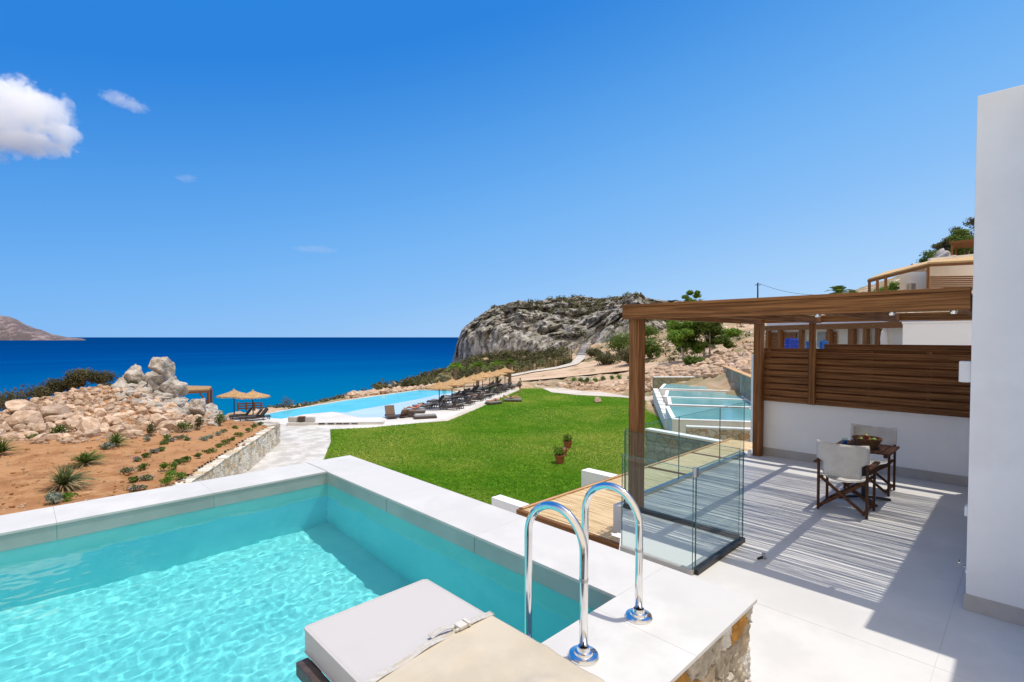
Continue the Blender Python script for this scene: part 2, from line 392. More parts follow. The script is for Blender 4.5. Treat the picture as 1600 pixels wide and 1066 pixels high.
base = TPS(ctrl([
    (520, 700, None, F), (600, 680, None, F), (700, 650, None, F), (800, 622, None, F), (900, 640, None, F), (1000, 650, None, F), (900, 800, None, F),
    (450, 700, None, F), (560, 640, None, F), (640, 640, None, F), (410, 655, None, F), (700, 800, None, F), (1000, 625, None, F), (940, 618, None, F), (860, 612, None, F),
    (540, 624, None, F - .2), (640, 609, None, F - .1), (712, 606, None, F),
    (420, 640, 55, None), (480, 634, 57, None), (540, 619, 66, None), (570, 613, 73, None), (600, 607, 82, None), (640, 596, 98, None),
    (680, 584, 120, None), (706, 575, 145, None),
    (480, None, 80, -14), (560, None, 98, -15), (620, None, 125, -15), (670, None, 160, -16), (400, None, 72, -14), (690, None, 230, -18), (600, None, 200, -20), (420, None, 120, -20), (300, None, 70, -16),
    (700, 602, 84, None), (720, 594, 95, None), (760, 588, 100, None), (820, 580, 105, None), (860, 574, 108, None), (800, 597, 75, None), (850, 591, 82, None),
    (900, 581, 90, None), (940, 577, 90, None), (1000, 574, 84, None), (900, 556, 125, None), (908, 542, 140, None), (880, 562, 126, None), (800, 576, 135, None), (712, 576, 160, None),
    (980, 542, 115, None), (1040, 548, 100, None), (1100, 556, 82, None), (1150, 546, 80, None), (1150, 522, 105, None), (1060, 512, 130, None), (1180, 500, 125, None),
    (1050, 601, 58, None), (1100, 588, 57, None), (1160, 577, 55, None), (1020, 616, 57, None), (900, 604, 69, None), (980, 603, 66, None),
    (1300, None, 60, .5), (1390, None, 70, 6), (1450, None, 62, 5), (1420, 432, 76, None), (1470, 414, 76, None), (1525, 396, 76, None), (1700, None, 75, 18), (1300, None, 30, -4.2), (1500, None, 35, -1), (1500, None, 20, -4.5), (1200, None, 30, -5.0), (1330, 492, 130, None), (1390, 478, 120, None), (1240, 498, 130, None), (1500, None, 120, 22),
    (800, None, 4, F), (400, None, 6, F), (1500, None, 6, F), (900, None, 250, 4), (1100, 505, 250, None), (1300, 505, 250, None)]), 2e-3)
# terraced garden and rubble mound on the left
gard = TPS(ctrl([
    (330, 735, None, -3.7), (437, 662, None, -3.95), (380, 700, None, -3.8), (170, 760, None, -3.6), (0, 800, None, -3.5), (0, 692, None, -3.35), (-200, 800, None, -3.4), (-200, 690, None, -3.1),
    (100, 692, None, -3.35), (200, 687, None, -3.45), (300, 670, None, -3.8), (345, 655, None, -4.35), (400, 657, None, -4.7), (470, 652, None, -5.4),
    (0, 654, 33, None), (60, 628, 34, None), (120, 612, 35, None), (180, 604, 36, None), (250, 612, 36, None), (300, 634, 37, None), (335, 651, 38, None), (-150, 660, 33, None),
    (0, None, 42, -6.2), (150, None, 44, -5.5), (250, None, 46, -5.2), (320, None, 45, -5.2), (-150, None, 42, -7), (100, None, 60, -11), (300, None, 60, -9), (-100, None, 60, -12), (50, None, 90, -18), (300, None, 90, -18),
    (100, None, 8, -3.6), (400, None, 12, -3.7), (380, 648, 43, None)]), 1e-3)
def hit(px, py, f=base, lo=9.0, hi=320.0, off=0):
    r = ray(px, py); d = np.geomspace(lo, hi, 600)
    x, y, z = EYE.x + r.x * d, EYE.y + r.y * d, EYE.z + r.z * d
    b = z < f.ev(np.stack([x, y], 1)) + off
    i = int(np.argmax(b)) if b.any() else len(d) - 1
    return EYE + r * float(d[i])
def fbm(p, o=4): return noise.fractal(Vector(p), 1.0, 2.0, o)
def polar(name, f, px0, px1, n, d0, d1, m, mt, keep=None, amp=.12, nsc=.5, kind='structure'):
    vs, ok = [], []
    xs = np.linspace(px0, px1, n); ds = np.geomspace(d0, d1, m)
    for d in ds:
        for px in xs:
            p = fw * d + rt * ((px - CXP) / FPX * d); vs.append((p.x, p.y))
    z = f.ev(vs)
    V = []
    for i, (x, y) in enumerate(vs):
        dd = math.hypot(x, y)
        a = amp * min(1, dd / 40) if f is base else amp
        flat = f is base and abs(z[i] - F) < .25
        V.append((x, y, z[i] + (0 if flat else a * fbm((x * nsc, y * nsc, 0)) + (a * .4 * fbm((x * nsc * 5, y * nsc * 5, 3), 2)))))
    fs = []
    for j in range(m - 1):
        for i in range(n - 1):
            q = (j * n + i, j * n + i + 1, (j + 1) * n + i + 1, (j + 1) * n + i)
            if keep is None or keep(*vs[q[0]]): fs.append(q)
    b = MB(); b.add(V, fs); o = b.build(name, mt, smooth=True)
    tag(o, kind=kind); return o
polar('hillside_ground', base, 180, 2300, 340, 6, 330, 240, M_ground, amp=.5, nsc=.3)
WALL = [U(313, 742, z=-3.75), U(345, 722, z=-3.8), U(390, 692, z=-3.85), U(437, 661, z=-3.95)]   # retaining wall, top outer edge
wa, wb = Vector(WALL[0][:2]), Vector(WALL[-1][:2]); wd = (wb - wa).normalized(); wa = wa - wd * 4; wn = Vector((wd.y, -wd.x))   # wn points to the path
def left_of_wall(x, y):
    q = Vector((x, y)) - wa
    v = Vector((x, y)); d = v.dot(Vector(fw[:2])) / math.cos(PITCH); px = CXP + FPX * v.dot(Vector(rt[:2])) / max(d, .1)
    return q.dot(wn) < -.42 and y > 6.5 and (px < 322 or d < float(np.interp(px, [322, 350, 440], [40, 36, 33.6])))
polar('garden_earth', gard, -700, 480, 260, 6, 75, 260, M_soil, keep=left_of_wall, amp=.07, nsc=1.1)

# sea
b = MB(); n, m = 120, 60; SEA = -11.4
vs = []
ds = np.geomspace(30, 45000, m)
for d in ds:
    for i in range(n):
        a = -1.25 + 2.5 * i / (n - 1) - YAW * 0
        p = Vector((math.sin(YAW + a), math.cos(YAW + a))) * d
        vs.append((p.x, p.y, SEA))
b.add(vs, [(j * n + i, j * n + i + 1, (j + 1) * n + i + 1, (j + 1) * n + i) for j in range(m - 1) for i in range(n - 1)])
sm = bpy.data.materials.new('sea_water'); sm.use_nodes = True; t = sm.node_tree; pb = t.nodes['Principled BSDF']
geo = t.nodes.new('ShaderNodeNewGeometry')
def vmath(op, a, bb=None):
    x = t.nodes.new('ShaderNodeVectorMath'); x.operation = op; t.links.new(a, x.inputs[0])
    if bb is not None: x.inputs[1].default_value = bb
    return x
shore = U(600, 527, d=70)
dist = vmath('DISTANCE', geo.outputs['Position'], (shore.x, shore.y, SEA)).outputs['Value']
nz1 = t.nodes.new('ShaderNodeTexNoise'); nz1.inputs['Scale'].default_value = 1; nz1.inputs['Detail'].default_value = 5
mp = t.nodes.new('ShaderNodeMapping'); mp.inputs['Rotation'].default_value = (0, 0, YAW); mp.inputs['Scale'].default_value = (.0022, .012, .01)
t.links.new(geo.outputs['Position'], mp.inputs[0]); t.links.new(mp.outputs[0], nz1.inputs['Vector'])
lg = t.nodes.new('ShaderNodeMath'); lg.operation = 'LOGARITHM'; lg.inputs[1].default_value = 10; t.links.new(dist, lg.inputs[0])
mr = t.nodes.new('ShaderNodeMapRange'); mr.inputs['From Min'].default_value = 1.4; mr.inputs['From Max'].default_value = 3.3; t.links.new(lg.outputs[0], mr.inputs[0])
ad = t.nodes.new('ShaderNodeMath'); ad.operation = 'MULTIPLY_ADD'; ad.inputs[1].default_value = .6; t.links.new(nz1.outputs['Fac'], ad.inputs[0])
sb = t.nodes.new('ShaderNodeMath'); sb.operation = 'SUBTRACT'; sb.inputs[1].default_value = .3; t.links.new(mr.outputs[0], sb.inputs[0]); t.links.new(sb.outputs[0], ad.inputs[2])
cr = t.nodes.new('ShaderNodeValToRGB'); e = cr.color_ramp.elements
e[0].position = 0; e[0].color = (.0, .15, .29, 1); e[1].position = 1; e[1].color = (.0002, .036, .155, 1)
x = e.new(.3); x.color = (.0, .09, .265, 1); x = e.new(.6); x.color = (.0002, .048, .205, 1)
t.links.new(ad.outputs[0], cr.inputs[0]); t.links.new(cr.outputs[0], pb.inputs['Base Color'])
pb.inputs['Roughness'].default_value = .35; pb.inputs['IOR'].default_value = 1.2; pb.inputs['Specular IOR Level'].default_value = .0
nz2 = t.nodes.new('ShaderNodeTexNoise'); nz2.inputs['Scale'].default_value = .25; nz2.inputs['Detail'].default_value = 6
t.links.new(geo.outputs['Position'], nz2.inputs['Vector'])
bn = t.nodes.new('ShaderNodeBump'); bn.inputs['Strength'].default_value = .5; bn.inputs['Distance'].default_value = 1; t.links.new(nz2.outputs['Fac'], bn.inputs['Height']); t.links.new(bn.outputs[0], pb.inputs['Normal'])
tag(b.build('sea', sm), kind='structure')

# headland and island: relief surfaces with ridged rock
M_cliff = bpy.data.materials.new('cliff_limestone'); M_cliff.use_nodes = True
def cliff_mat(m, c_lo, c_hi, c_och, c_veg, sc):
    t = m.node_tree; b = t.nodes['Principled BSDF']; b.inputs['Roughness'].default_value = .95; b.inputs['Specular IOR Level'].default_value = .1
    geo = t.nodes.new('ShaderNodeNewGeometry'); mp = t.nodes.new('ShaderNodeMapping'); mp.inputs['Scale'].default_value = (sc, sc, sc * .45)
    t.links.new(geo.outputs['Position'], mp.inputs[0])
    def nz(s, d=9, dist=.3):
        n = t.nodes.new('ShaderNodeTexNoise'); n.inputs['Scale'].default_value = s; n.inputs['Detail'].default_value = d; n.inputs['Distortion'].default_value = dist; n.inputs['Roughness'].default_value = .68
        t.links.new(mp.outputs[0], n.inputs['Vector']); return n.outputs['Fac']
    def st(o, l, h):
        r = t.nodes.new('ShaderNodeMapRange'); r.inputs['From Min'].default_value = l; r.inputs['From Max'].default_value = h; t.links.new(o, r.inputs[0]); return r.outputs[0]
    def mix(a, bb, f):
        x = t.nodes.new('ShaderNodeMix'); x.data_type = 'RGBA'
        for s, v in ((x.inputs['A'], a), (x.inputs['B'], bb), (x.inputs['Factor'], f)):
            if hasattr(v, 'is_output'): t.links.new(v, s)
            elif isinstance(v, float): s.default_value = v
            else: s.default_value = (*v, 1)
        return x.outputs['Result']
    c = mix(c_lo, c_hi, st(nz(1.5), .43, .6)); c = mix(c, c_och, st(nz(.45), .58, .74))
    if c_veg:
        sep = t.nodes.new('ShaderNodeSeparateXYZ'); t.links.new(geo.outputs['Normal'], sep.inputs[0])
        up_ = st(sep.outputs[2], .35, .85); mm = t.nodes.new('ShaderNodeMath'); mm.operation = 'MULTIPLY'
        t.links.new(up_, mm.inputs[0]); t.links.new(st(nz(.8), .47, .55), mm.inputs[1]); c = mix(c, c_veg, mm.outputs[0])
    t.links.new(c, b.inputs['Base Color'])
    bn = t.nodes.new('ShaderNodeBump'); bn.inputs['Strength'].default_value = 1; bn.inputs['Distance'].default_value = .8 / sc * .25
    t.links.new(nz(1.6, 12), bn.inputs['Height']); t.links.new(bn.outputs[0], b.inputs['Normal'])
cliff_mat(M_cliff, (.1, .094, .09), (.53, .505, .475), (.37, .29, .22), (.24, .225, .17), .34)
M_isle = bpy.data.materials.new('island_rock'); M_isle.use_nodes = True
cliff_mat(M_isle, (.15, .11, .12), (.3, .25, .25), (.3, .23, .18), (.12, .1, .1), .02)
def lerp(tab, x):
    a = np.array(tab, float); return [float(np.interp(x, a[:, 0], a[:, k])) for k in range(1, a.shape[1])]
HEAD = [  # px, base y, base depth, top y, top depth, steepness
    (703, 579, 172, 576, 176, .5), (709, 578, 170, 556, 178, .3), (715, 577, 168, 533, 178, .25), (722, 576, 166, 515, 176, .25), (735, 575, 162, 503, 176, .25), (755, 574, 158, 489, 178, .3),
    (770, 575, 155, 480, 180, .35), (800, 577, 150, 473, 182, .4), (830, 574, 146, 470, 184, .5), (860, 566, 142, 468, 186, .6), (890, 556, 140, 466, 186, .7), (915, 546, 138, 465, 184, .8), (945, 535, 134, 468, 180, .7),
    (970, 530, 130, 466, 172, .6), (985, 528, 130, 461, 166, .55), (997, 527, 130, 458, 164, .55), (1010, 527, 130, 468, 166, .6), (1040, 527, 130, 470, 172, .8), (1080, 524, 128, 471, 175, .9), (1130, 520, 126, 474, 175, 1), (1200, 512, 126, 480, 175, 1), (1300, 505, 126, 480, 175, 1)]
b = MB(); xs = np.concatenate([np.linspace(703, 1010, 300), np.linspace(1012, 1300, 110)]); nv = 110; NB = 22
vs = []
for px in xs:
    by, bd, ty, td, stp = lerp(HEAD, px)
    pb_, pt_ = U(px, by + 4, d=bd), U(px, ty, d=td)
    for k in range(nv + NB):
        if k < nv:
            s = k / (nv - 1); h = s ** (stp if stp < 1 else 1); h = min(1, h)
            q = Vector((pb_.x + (pt_.x - pb_.x) * s, pb_.y + (pt_.y - pb_.y) * s, pb_.z + (pt_.z - pb_.z) * h))
        else:
            s = (k - nv + 1) / NB; di = Vector((pt_.x, pt_.y)).normalized()
            q = Vector((pt_.x + di.x * 60 * s, pt_.y + di.y * 60 * s, pt_.z - 26 * s * s - .5 * s))
        vd, _ = noise.voronoi(Vector((q.x * .1, q.y * .1, q.z * .045))); v2, _ = noise.voronoi(Vector((q.x * .3, q.y * .3, q.z * .14 + 3)))
        hz = max(0, min(1, (s if k < nv else 1) * 4)) * (1 if px > 712 else .4)
        c1 = noise.ridged_multi_fractal(Vector((q.x * .055, q.y * .055, q.z * .03)), 1, 2.1, 5, 1, 2) - 1.1
        c2 = noise.ridged_multi_fractal(Vector((q.x * .2, q.y * .2, q.z * .09 + 5)), 1, 2.1, 5, 1, 2) - 1.1
        e = -Vector((q.x, q.y, 0)).normalized()
        crest = max(0, 1 - abs((s if k < nv else 1 + s) - 1) * 5)
        vert = math.sin(min(1, s) * math.pi) if k < nv else 0
        c3 = noise.ridged_multi_fractal(Vector((q.x * .11, q.y * .11, q.z * .045 + 9)), 1, 2.1, 4, 1, 2) - 1.1
        q = q + e * hz * (2.6 * c1 * (.35 + vert) + 1.8 * c2 + 1.4 * c3 + 11 * min(.35, vd[1] - vd[0]) + 4.6 * min(.35, v2[1] - v2[0])) + Vector((0, 0, hz * (.5 * c1 + .5 * c2 + .4 * c3)))
        vs.append(q)
T = nv + NB
b.add(vs, [(i * T + k, (i + 1) * T + k, (i + 1) * T + k + 1, i * T + k + 1) for i in range(len(xs) - 1) for k in range(T - 1)])
headland_pts = vs
tag(b.build('headland', M_cliff, smooth=False), kind='structure')
b = MB(); vs = []
ISL = [(-420, 480), (-250, 470), (-120, 486), (-40, 489), (0, 494), (18, 497), (40, 507), (62, 514), (80, 523), (105, 527.3), (128, 529), (134, 531)]
xs = np.linspace(-420, 134, 150); nv = 34
for px in xs:
    ty, = lerp(ISL, px); D = 2050
    for k in range(nv):
        s = k / (nv - 1) * 2 - .05; h = math.sin(min(1, max(0, s)) * math.pi / 2) if s < 1 else 1 - (s - 1) ** 2
        d = D + s * 240; zt = EYE.z - (ty - 527) / FPX * (D + 240)
        z = SEA - 4 + (zt - SEA + 4) * h
        q = EYE + (ray(px, 527)) * d; q.z = z
        q.z += (noise.ridged_multi_fractal(Vector((q.x * .009, q.y * .009, 1)), 1, 2.1, 5, 1, 2) - 1.1) * 9 * h * min(1, (134 - px) / 80)
        vs.append(q)
b.add(vs, [(i * nv + k, (i + 1) * nv + k, (i + 1) * nv + k + 1, i * nv + k + 1) for i in range(len(xs) - 1) for k in range(nv - 1)])
tag(b.build('island', M_isle), kind='structure')

# ------------------------------------------------------------------ plunge pool
TZ = -.6
PX0, PX1, PY0, PY1, OX, OY0, OY1 = -4.6, 2.64, 1.77, 5.87, 3.22, 1.15, 6.45
STX, STY = 1.62, 2.16                      # step of the near rim under the lounger
pool = thing('plunge_pool', 'raised private plunge pool with white stone rim and turquoise lining in the foreground', 'pool', (2.9, 3.5, -.6))
def pobj(b, name, m, **k):
    for i, v in enumerate(b.v): b.v[i] = (v[0] - 2.9, v[1] - 3.5, v[2] + .6)
    return b.build(name, m, pool, **k)
g = .0006
b = MB()
def slabs(x0, x1, y0, y1, nx, ny):
    for i in range(nx):
        for j in range(ny):
            b.box(x0 + (x1 - x0) * i / nx + g, x0 + (x1 - x0) * (i + 1) / nx - g, y0 + (y1 - y0) * j / ny + g, y0 + (y1 - y0) * (j + 1) / ny - g, -.022, 0)
slabs(PX0, PX1, PY1 - .012, OY1, 6, 1); slabs(PX1 - .012, OX, PY1 - .012, OY1, 1, 1); slabs(PX1 - .012, OX, PY0, PY1 - .012, 1, 3)
slabs(STX, OX, OY0, PY0 + .012 - .012, 2, 1); slabs(PX0, STX, -1.6, STY, 5, 4); slabs(STX, 1.95, -1.6, OY0, 1, 3)
pobj(b, 'coping', M_cop, bevel=.0015)
b = MB(); e = .003
b.box(PX0, PX1 + .01, PY1 + .012, OY1 - .02, -.3, -.024); b.box(PX1 + .012, OX - .02, PY0 + .01, OY1 - .02, -.3, -.025); b.box(STX - .011, OX - .02, OY0 + .13, PY0 - .012, -.3, -.026); b.box(PX0, STX - .012, -1.58, STY - .012, -.3, -.024); b.box(STX, 1.93, -1.58, OY0 + .13, -.3, -.024)
pobj(b, 'bedding', M_grout)
b = MB(); WZ = -.15
def quad(p, q, z0, z1): b.add([(p[0], p[1], z0), (q[0], q[1], z0), (q[0], q[1], z1), (p[0], p[1], z1)], [(0, 1, 2, 3)])
RIM = [(PX0, STY), (STX, STY), (STX, PY0), (PX1, PY0), (PX1, PY1), (PX0, PY1)]
for i in range(6):
    p, q = Vector(RIM[i]), Vector(RIM[(i + 1) % 6]); L = (q - p).length; k = max(1, round(L / 1.2)); inn = Vector((-(q - p).y, (q - p).x)).normalized() * .006
    for j in range(k):
        a, c = p + (q - p) * ((j + .002) / k) + inn, p + (q - p) * ((j + .998) / k) + inn
        quad(a, c, -.158, -.024)
wt = pobj(b, 'waterline_tile', M_band); wt.cycles.is_caustics_receiver = True
b = MB(); PD = -1.5
for i in range(6): quad(RIM[i], RIM[(i + 1) % 6], PD, -.022)
b.add([(x, y, PD) for x, y in RIM], [tuple(range(6))])
basin = pobj(b, 'basin', M_basin); basin.cycles.is_caustics_receiver = True
b = MB(); b.box(STX + .02, PX1 - .02, PY0 + .008, PY0 + .05, -.168, -.128)
for k in range(46): b.box(STX + .03 + k * .0213, STX + .042 + k * .0213, PY0 + .01, PY0 + .05, -.128, -.122)
pobj(b, 'overflow_grate', mat('blue_grate', (.16, .27, .42), rough=.4))
# stone clad near face and plain outer faces
def stone_panel(b, o, u, v, w, h, nx, ny, cells, depth, seed, cols, edge=.035, rg_=.18):
    rg = random.Random(seed); o, u, v = Vector(o), Vector(u), Vector(v); nn = u.cross(v).normalized()
    cs = []
    gx, gy = cells
    for i in range(gx):
        for j in range(gy): cs.append(((i + .5 + (.5 if j % 2 else 0) + rg.uniform(-.4, .4)) * w / gx, (j + .5 + rg.uniform(-.35, .35)) * h / gy, rg.random(), rg.uniform(.5, 1), rg.uniform(-.5, .5), rg.uniform(-.5, .5)))
    C = np.array(cs); vs = []
    for j in range(ny + 1):
        for i in range(nx + 1):
            x, y = w * i / nx, h * j / ny
            wx = x + .02 * fbm((x * 14, y * 14, seed), 2); wy = y + .02 * fbm((x * 14, y * 14, seed + 9), 2)
            D = np.hypot(C[:, 0] - wx, (C[:, 1] - wy) * 1.25); o2 = np.argsort(D)[:2]; dd = D[o2[1]] - D[o2[0]]; c = C[o2[0]]
            hgt = min(1, dd / edge); hgt = hgt * hgt * (3 - 2 * hgt)
            dz = depth * (hgt * c[3] * (.75 + .25 * ((x - c[0]) * c[4] + (y - c[1]) * c[5]) * 8) - .2 + rg_ * fbm((x * 22, y * 22, seed + 4), 4))
            cols.append((c[2], hgt)); vs.append(o + u * x + v * y + nn * dz)
    n = nx + 1
    b.add(vs, [(j * n + i, j * n + i + 1, (j + 1) * n + i + 1, (j + 1) * n + i) for j in range(ny) for i in range(nx)])
def stone_col(obj, cols, off=(0, 0, 0)):
    ca = obj.data.color_attributes.new('stone', 'FLOAT_COLOR', 'POINT')
    for i, (a, h) in enumerate(cols): ca.data[i].color = (a, h, 0, 1)
def stone_attr_mat(name, ramp, mortar):
    m = bpy.data.materials.new(name); m.use_nodes = True; t = m.node_tree; bb = t.nodes['Principled BSDF']; bb.inputs['Roughness'].default_value = .92; bb.inputs['Specular IOR Level'].default_value = .2
    at = t.nodes.new('ShaderNodeAttribute'); at.attribute_name = 'stone'; sp = t.nodes.new('ShaderNodeSeparateColor'); t.links.new(at.outputs['Color'], sp.inputs[0])
    cr = t.nodes.new('ShaderNodeValToRGB'); cr.color_ramp.interpolation = 'CONSTANT'
    for k, c in enumerate(ramp):
        e = cr.color_ramp.elements[k] if k < 2 else cr.color_ramp.elements.new(k / len(ramp)); e.position = k / len(ramp); e.color = (*c, 1)
    t.links.new(sp.outputs[0], cr.inputs[0])
    tc = t.nodes.new('ShaderNodeTexCoord'); nz = t.nodes.new('ShaderNodeTexNoise'); nz.inputs['Scale'].default_value = 9; nz.inputs['Detail'].default_value = 10; nz.inputs['Roughness'].default_value = .7; t.links.new(tc.outputs['Object'], nz.inputs['Vector'])
    mr = t.nodes.new('ShaderNodeMapRange'); mr.inputs['From Min'].default_value = .3; mr.inputs['From Max'].default_value = .7; mr.inputs['To Min'].default_value = .5; mr.inputs['To Max'].default_value = 1.2; t.links.new(nz.outputs['Fac'], mr.inputs[0])
    mu = t.nodes.new('ShaderNodeMix'); mu.data_type = 'RGBA'; mu.blend_type = 'MULTIPLY'; mu.inputs['Factor'].default_value = 1
    t.links.new(cr.outputs[0], mu.inputs['A']); t.links.new(mr.outputs[0], mu.inputs['B'])
    mx = t.nodes.new('ShaderNodeMix'); mx.data_type = 'RGBA'; mx.inputs['A'].default_value = (*mortar, 1); t.links.new(mu.outputs['Result'], mx.inputs['B'])
    s2 = t.nodes.new('ShaderNodeMapRange'); s2.inputs['From Min'].default_value = .1; s2.inputs['From Max'].default_value = .5; t.links.new(sp.outputs[1], s2.inputs[0]); t.links.new(s2.outputs[0], mx.inputs['Factor'])
    t.links.new(mx.outputs['Result'], bb.inputs['Base Color'])
    bn = t.nodes.new('ShaderNodeBump'); bn.inputs['Strength'].default_value = .8; bn.inputs['Distance'].default_value = .02; t.links.new(nz.outputs['Fac'], bn.inputs['Height']); t.links.new(bn.outputs[0], bb.inputs['Normal'])
    return m
STONES = [(.52, .46, .38), (.62, .58, .52), (.44, .38, .3), (.57, .52, .45), (.5, .26, .07), (.5, .46, .41), (.66, .63, .58), (.52, .42, .3)]
M_clad = stone_attr_mat('limestone_cladding', STONES, (.46, .42, .36))
b = MB(); cols = []
stone_panel(b, (1.97, OY0 + .05, TZ), (1, 0, 0), (0, 0, 1), OX - 1.97, -.024 - TZ, 190, 90, (8, 4), .04, 3, cols, .018, .42)
o = pobj(b, 'stone_cladding', M_clad, smooth=False); stone_col(o, cols)
b = MB(); b.box(1.97, OX - .01, OY0 + .06, OY0 + .12, TZ, -.026); b.box(OX - .03, OX - .012, OY0 + .13, OY1 - .02, GZ, -.026); b.box(PX0, OX - .032, OY1 - .04, OY1 - .02, GZ, -.026)
pobj(b, 'outer_wall', M_white)
# water with small waves in real geometry
b = MB(); NX, NY = 330, 210; vs = []
for j in range(NY + 1):
    for i in range(NX + 1):
        x, y = PX0 + (PX1 - PX0 - .008) * i / NX, PY0 + .05 + (PY1 - .008 - PY0 - .05) * j / NY
        z = .0038 * noise.noise(Vector((x * 1.7, y * 2.0, 1))) + .0016 * noise.noise(Vector((x * 4.2 + 3 + 1.2 * noise.noise(Vector((x, y, 8))), y * 6, 5))) + .0011 * noise.noise(Vector((x * 10, y * 13, 9))) + .0009 * noise.noise(Vector((x * 22, y * 27, 4)))
        vs.append((x, y, WZ + z))
fs = []
for j in range(NY):
    for i in range(NX):
        x, y = PX0 + (PX1 - PX0) * (i + .5) / NX, PY0 + (PY1 - PY0) * (j + .5) / NY
        if x < STX and y < STY + .01: continue
        fs.append((j * (NX + 1) + i, j * (NX + 1) + i + 1, (j + 1) * (NX + 1) + i + 1, (j + 1) * (NX + 1) + i))
b.add(vs, fs)
water = b.build('pool_water', M_water, smooth=True); tag(water, kind='structure')
water.cycles.is_caustics_caster = True

# pool ladder
lad = thing('pool_ladder', 'polished steel pool ladder with two hooped handrails at the rim of the plunge pool', 'ladder', (2.26, 1.55, 0))
for x in (2.01, 2.52):
    hr = None; yb, yp, zt, r = 1.546, 1.93, .735, .0215
    rad = (yp - yb) / 2; cz = zt - rad - r; pts = [(0, 0, .0), (0, 0, cz * .5)]
    pts += [(0, rad - rad * math.cos(a), cz + rad * math.sin(a)) for a in np.linspace(0, math.pi, 28)]
    pts += [(0, 2 * rad, 0), (0, 2 * rad, -1.25)]
    hr = MB().tube(pts, r, 20).build('handrail', M_steel, lad, smooth=True, loc=(x - 2.26, yb - 1.55, 0))
    MB().lathe([(.078, 0), (.078, .008), (.072, .016), (.05, .02), (.047, .03), (.034, .034), (.03, .05), (.0225, .05)], (0, 0, .001), 32).build('flange', M_steel, hr, smooth=False)
    MB().lathe([(.0218, .0), (.0232, .002), (.0232, .016), (.0218, .018)], (0, 0, .38), 20).build('collar', M_dsteel, hr, smooth=False)
for k in range(3):
    b = MB().box(-.25 + .02, .25 - .02, -.03, .06, -.014, .014); b.build('tread', M_steel, lad, bevel=.006, loc=(.005, .385, -.42 - .3 * k))

# foreground sun lounger
lo = thing('sun_lounger', 'large brown framed sun lounger with pale grey cushion overhanging the plunge pool edge', 'sun lounger', (1.12, 1.0, 0))
LZ = .42; LX0, LX1, LY1 = .82, 1.415, 2.055
def lobj(b, name, m, **k):
    for i, v in enumerate(b.v): b.v[i] = (v[0] - 1.12, v[1] - 1.0, v[2])
    return b.build(name, m, lo, **k)
M_frame = mat('brown_resin_frame', (.06, .04, .035), (.085, .06, .05), scale=30, rough=.45)
b = MB(); b.box(LX0 - .05, LX0, .1, LY1 - .04, .26, .315); b.box(LX1 - .01, LX1 + .03, .1, LY1 - .04, .26, .3); b.box(LX0 + .001, LX1 - .011, LY1 - .09, LY1 - .045, .26, .3); b.box(LX0 + .001, LX1 - .011, .1, .145, .26, .3)
for k in range(9): b.box(LX0 + .001, LX1 - .011, .2 + k * .19, .27 + k * .19, .275, .298)
lobj(b, 'frame', M_frame, bevel=.006)
for x in (LX0 - .045, LX1 - .025):
    for y in (.2, LY1 - .14): MB().box(-.022, .022, -.022, .022, 0, .258).build('leg', M_frame, lo, bevel=.005, loc=(x + .022 - 1.12, y - 1.0, 0))
b = MB(); b.box(LX0, LX1, .1, LY1, .318, LZ); lobj(b, 'cushion', M_lgrey, bevel=.012)
for zz in (LZ - .004, .323):
    c_ = [(LX0 - .001, .12, zz), (LX0 - .001, LY1 - .012, zz), (LX0 + .012, LY1 + .001, zz), (LX1 - .012, LY1 + .001, zz), (LX1 + .001, LY1 - .012, zz), (LX1 + .001, .12, zz)]
    lobj(MB().tube(c_, .0042, 6), 'piping', M_lgrey, smooth=True)
lobj(MB().box(LX0 + .2, LX1 - .2, LY1 + .0008, LY1 + .002, .365, .369), 'zip', M_strap)
# loose cotton cover over the lower part, gathered along the strap
b = MB(); nx, ny = 70, 80; vs = []
CY0 = .06
for j in range(ny + 1):
    for i in range(nx + 1):
        s = i / nx; wx = (LX1 - LX0) + 2 * .11; a = s * wx - .11
        xx = LX0 + a; drop = 0
        if xx < LX0: drop = LX0 - xx; xx = LX0 - .008
        if xx > LX1: drop = xx - LX1; xx = LX1 + .008
        yt = 1.585 + .02 * math.sin(s * 3.1) - .045 * (1 - s)
        y = CY0 + (yt - CY0) * j / ny
        tt = 1 - j / ny
        fold = .006 * noise.noise(Vector((a * 7, y * 3, 2))) + .035 * max(0, noise.noise(Vector((a * 5 + y * 2.2, y * 7 - a * 2, 4)))) + .003 * noise.noise(Vector((a * 22, y * 14, 7)))
        vs.append((xx, y, LZ + .008 + fold * min(1, tt * 6) - drop + (.006 if j == ny else 0)))
n = nx + 1
b.add(vs, [(j * n + i, j * n + i + 1, (j + 1) * n + i + 1, (j + 1) * n + i) for j in range(ny) for i in range(nx)])
o = lobj(b, 'cover', M_beige, smooth=True); md = o.modifiers.new('thickness', 'SOLIDIFY'); md.thickness = .004
def yst(s): return 1.585 + .02 * math.sin(s * 3.1) - .045 * (1 - s)
b = MB(); vs = []
for i in range(41):
    s = i / 40; x = LX0 - .012 + (LX1 - LX0 + .024) * s; y = yst(s); zz = LZ + .013 + .004 * math.sin(s * 17)
    vs += [(x, y - .016, zz), (x, y + .014, zz + .002)]
b.add(vs, [(2 * i, 2 * i + 2, 2 * i + 3, 2 * i + 1) for i in range(40)])
vs = [(LX0 - .012, yst(0) - .016, LZ - .1), (LX0 - .012, yst(0) + .014, LZ - .1), (LX0 - .012, yst(0) - .016, LZ + .013), (LX0 - .012, yst(0) + .014, LZ + .013)]; b.add(vs, [(0, 1, 3, 2)])
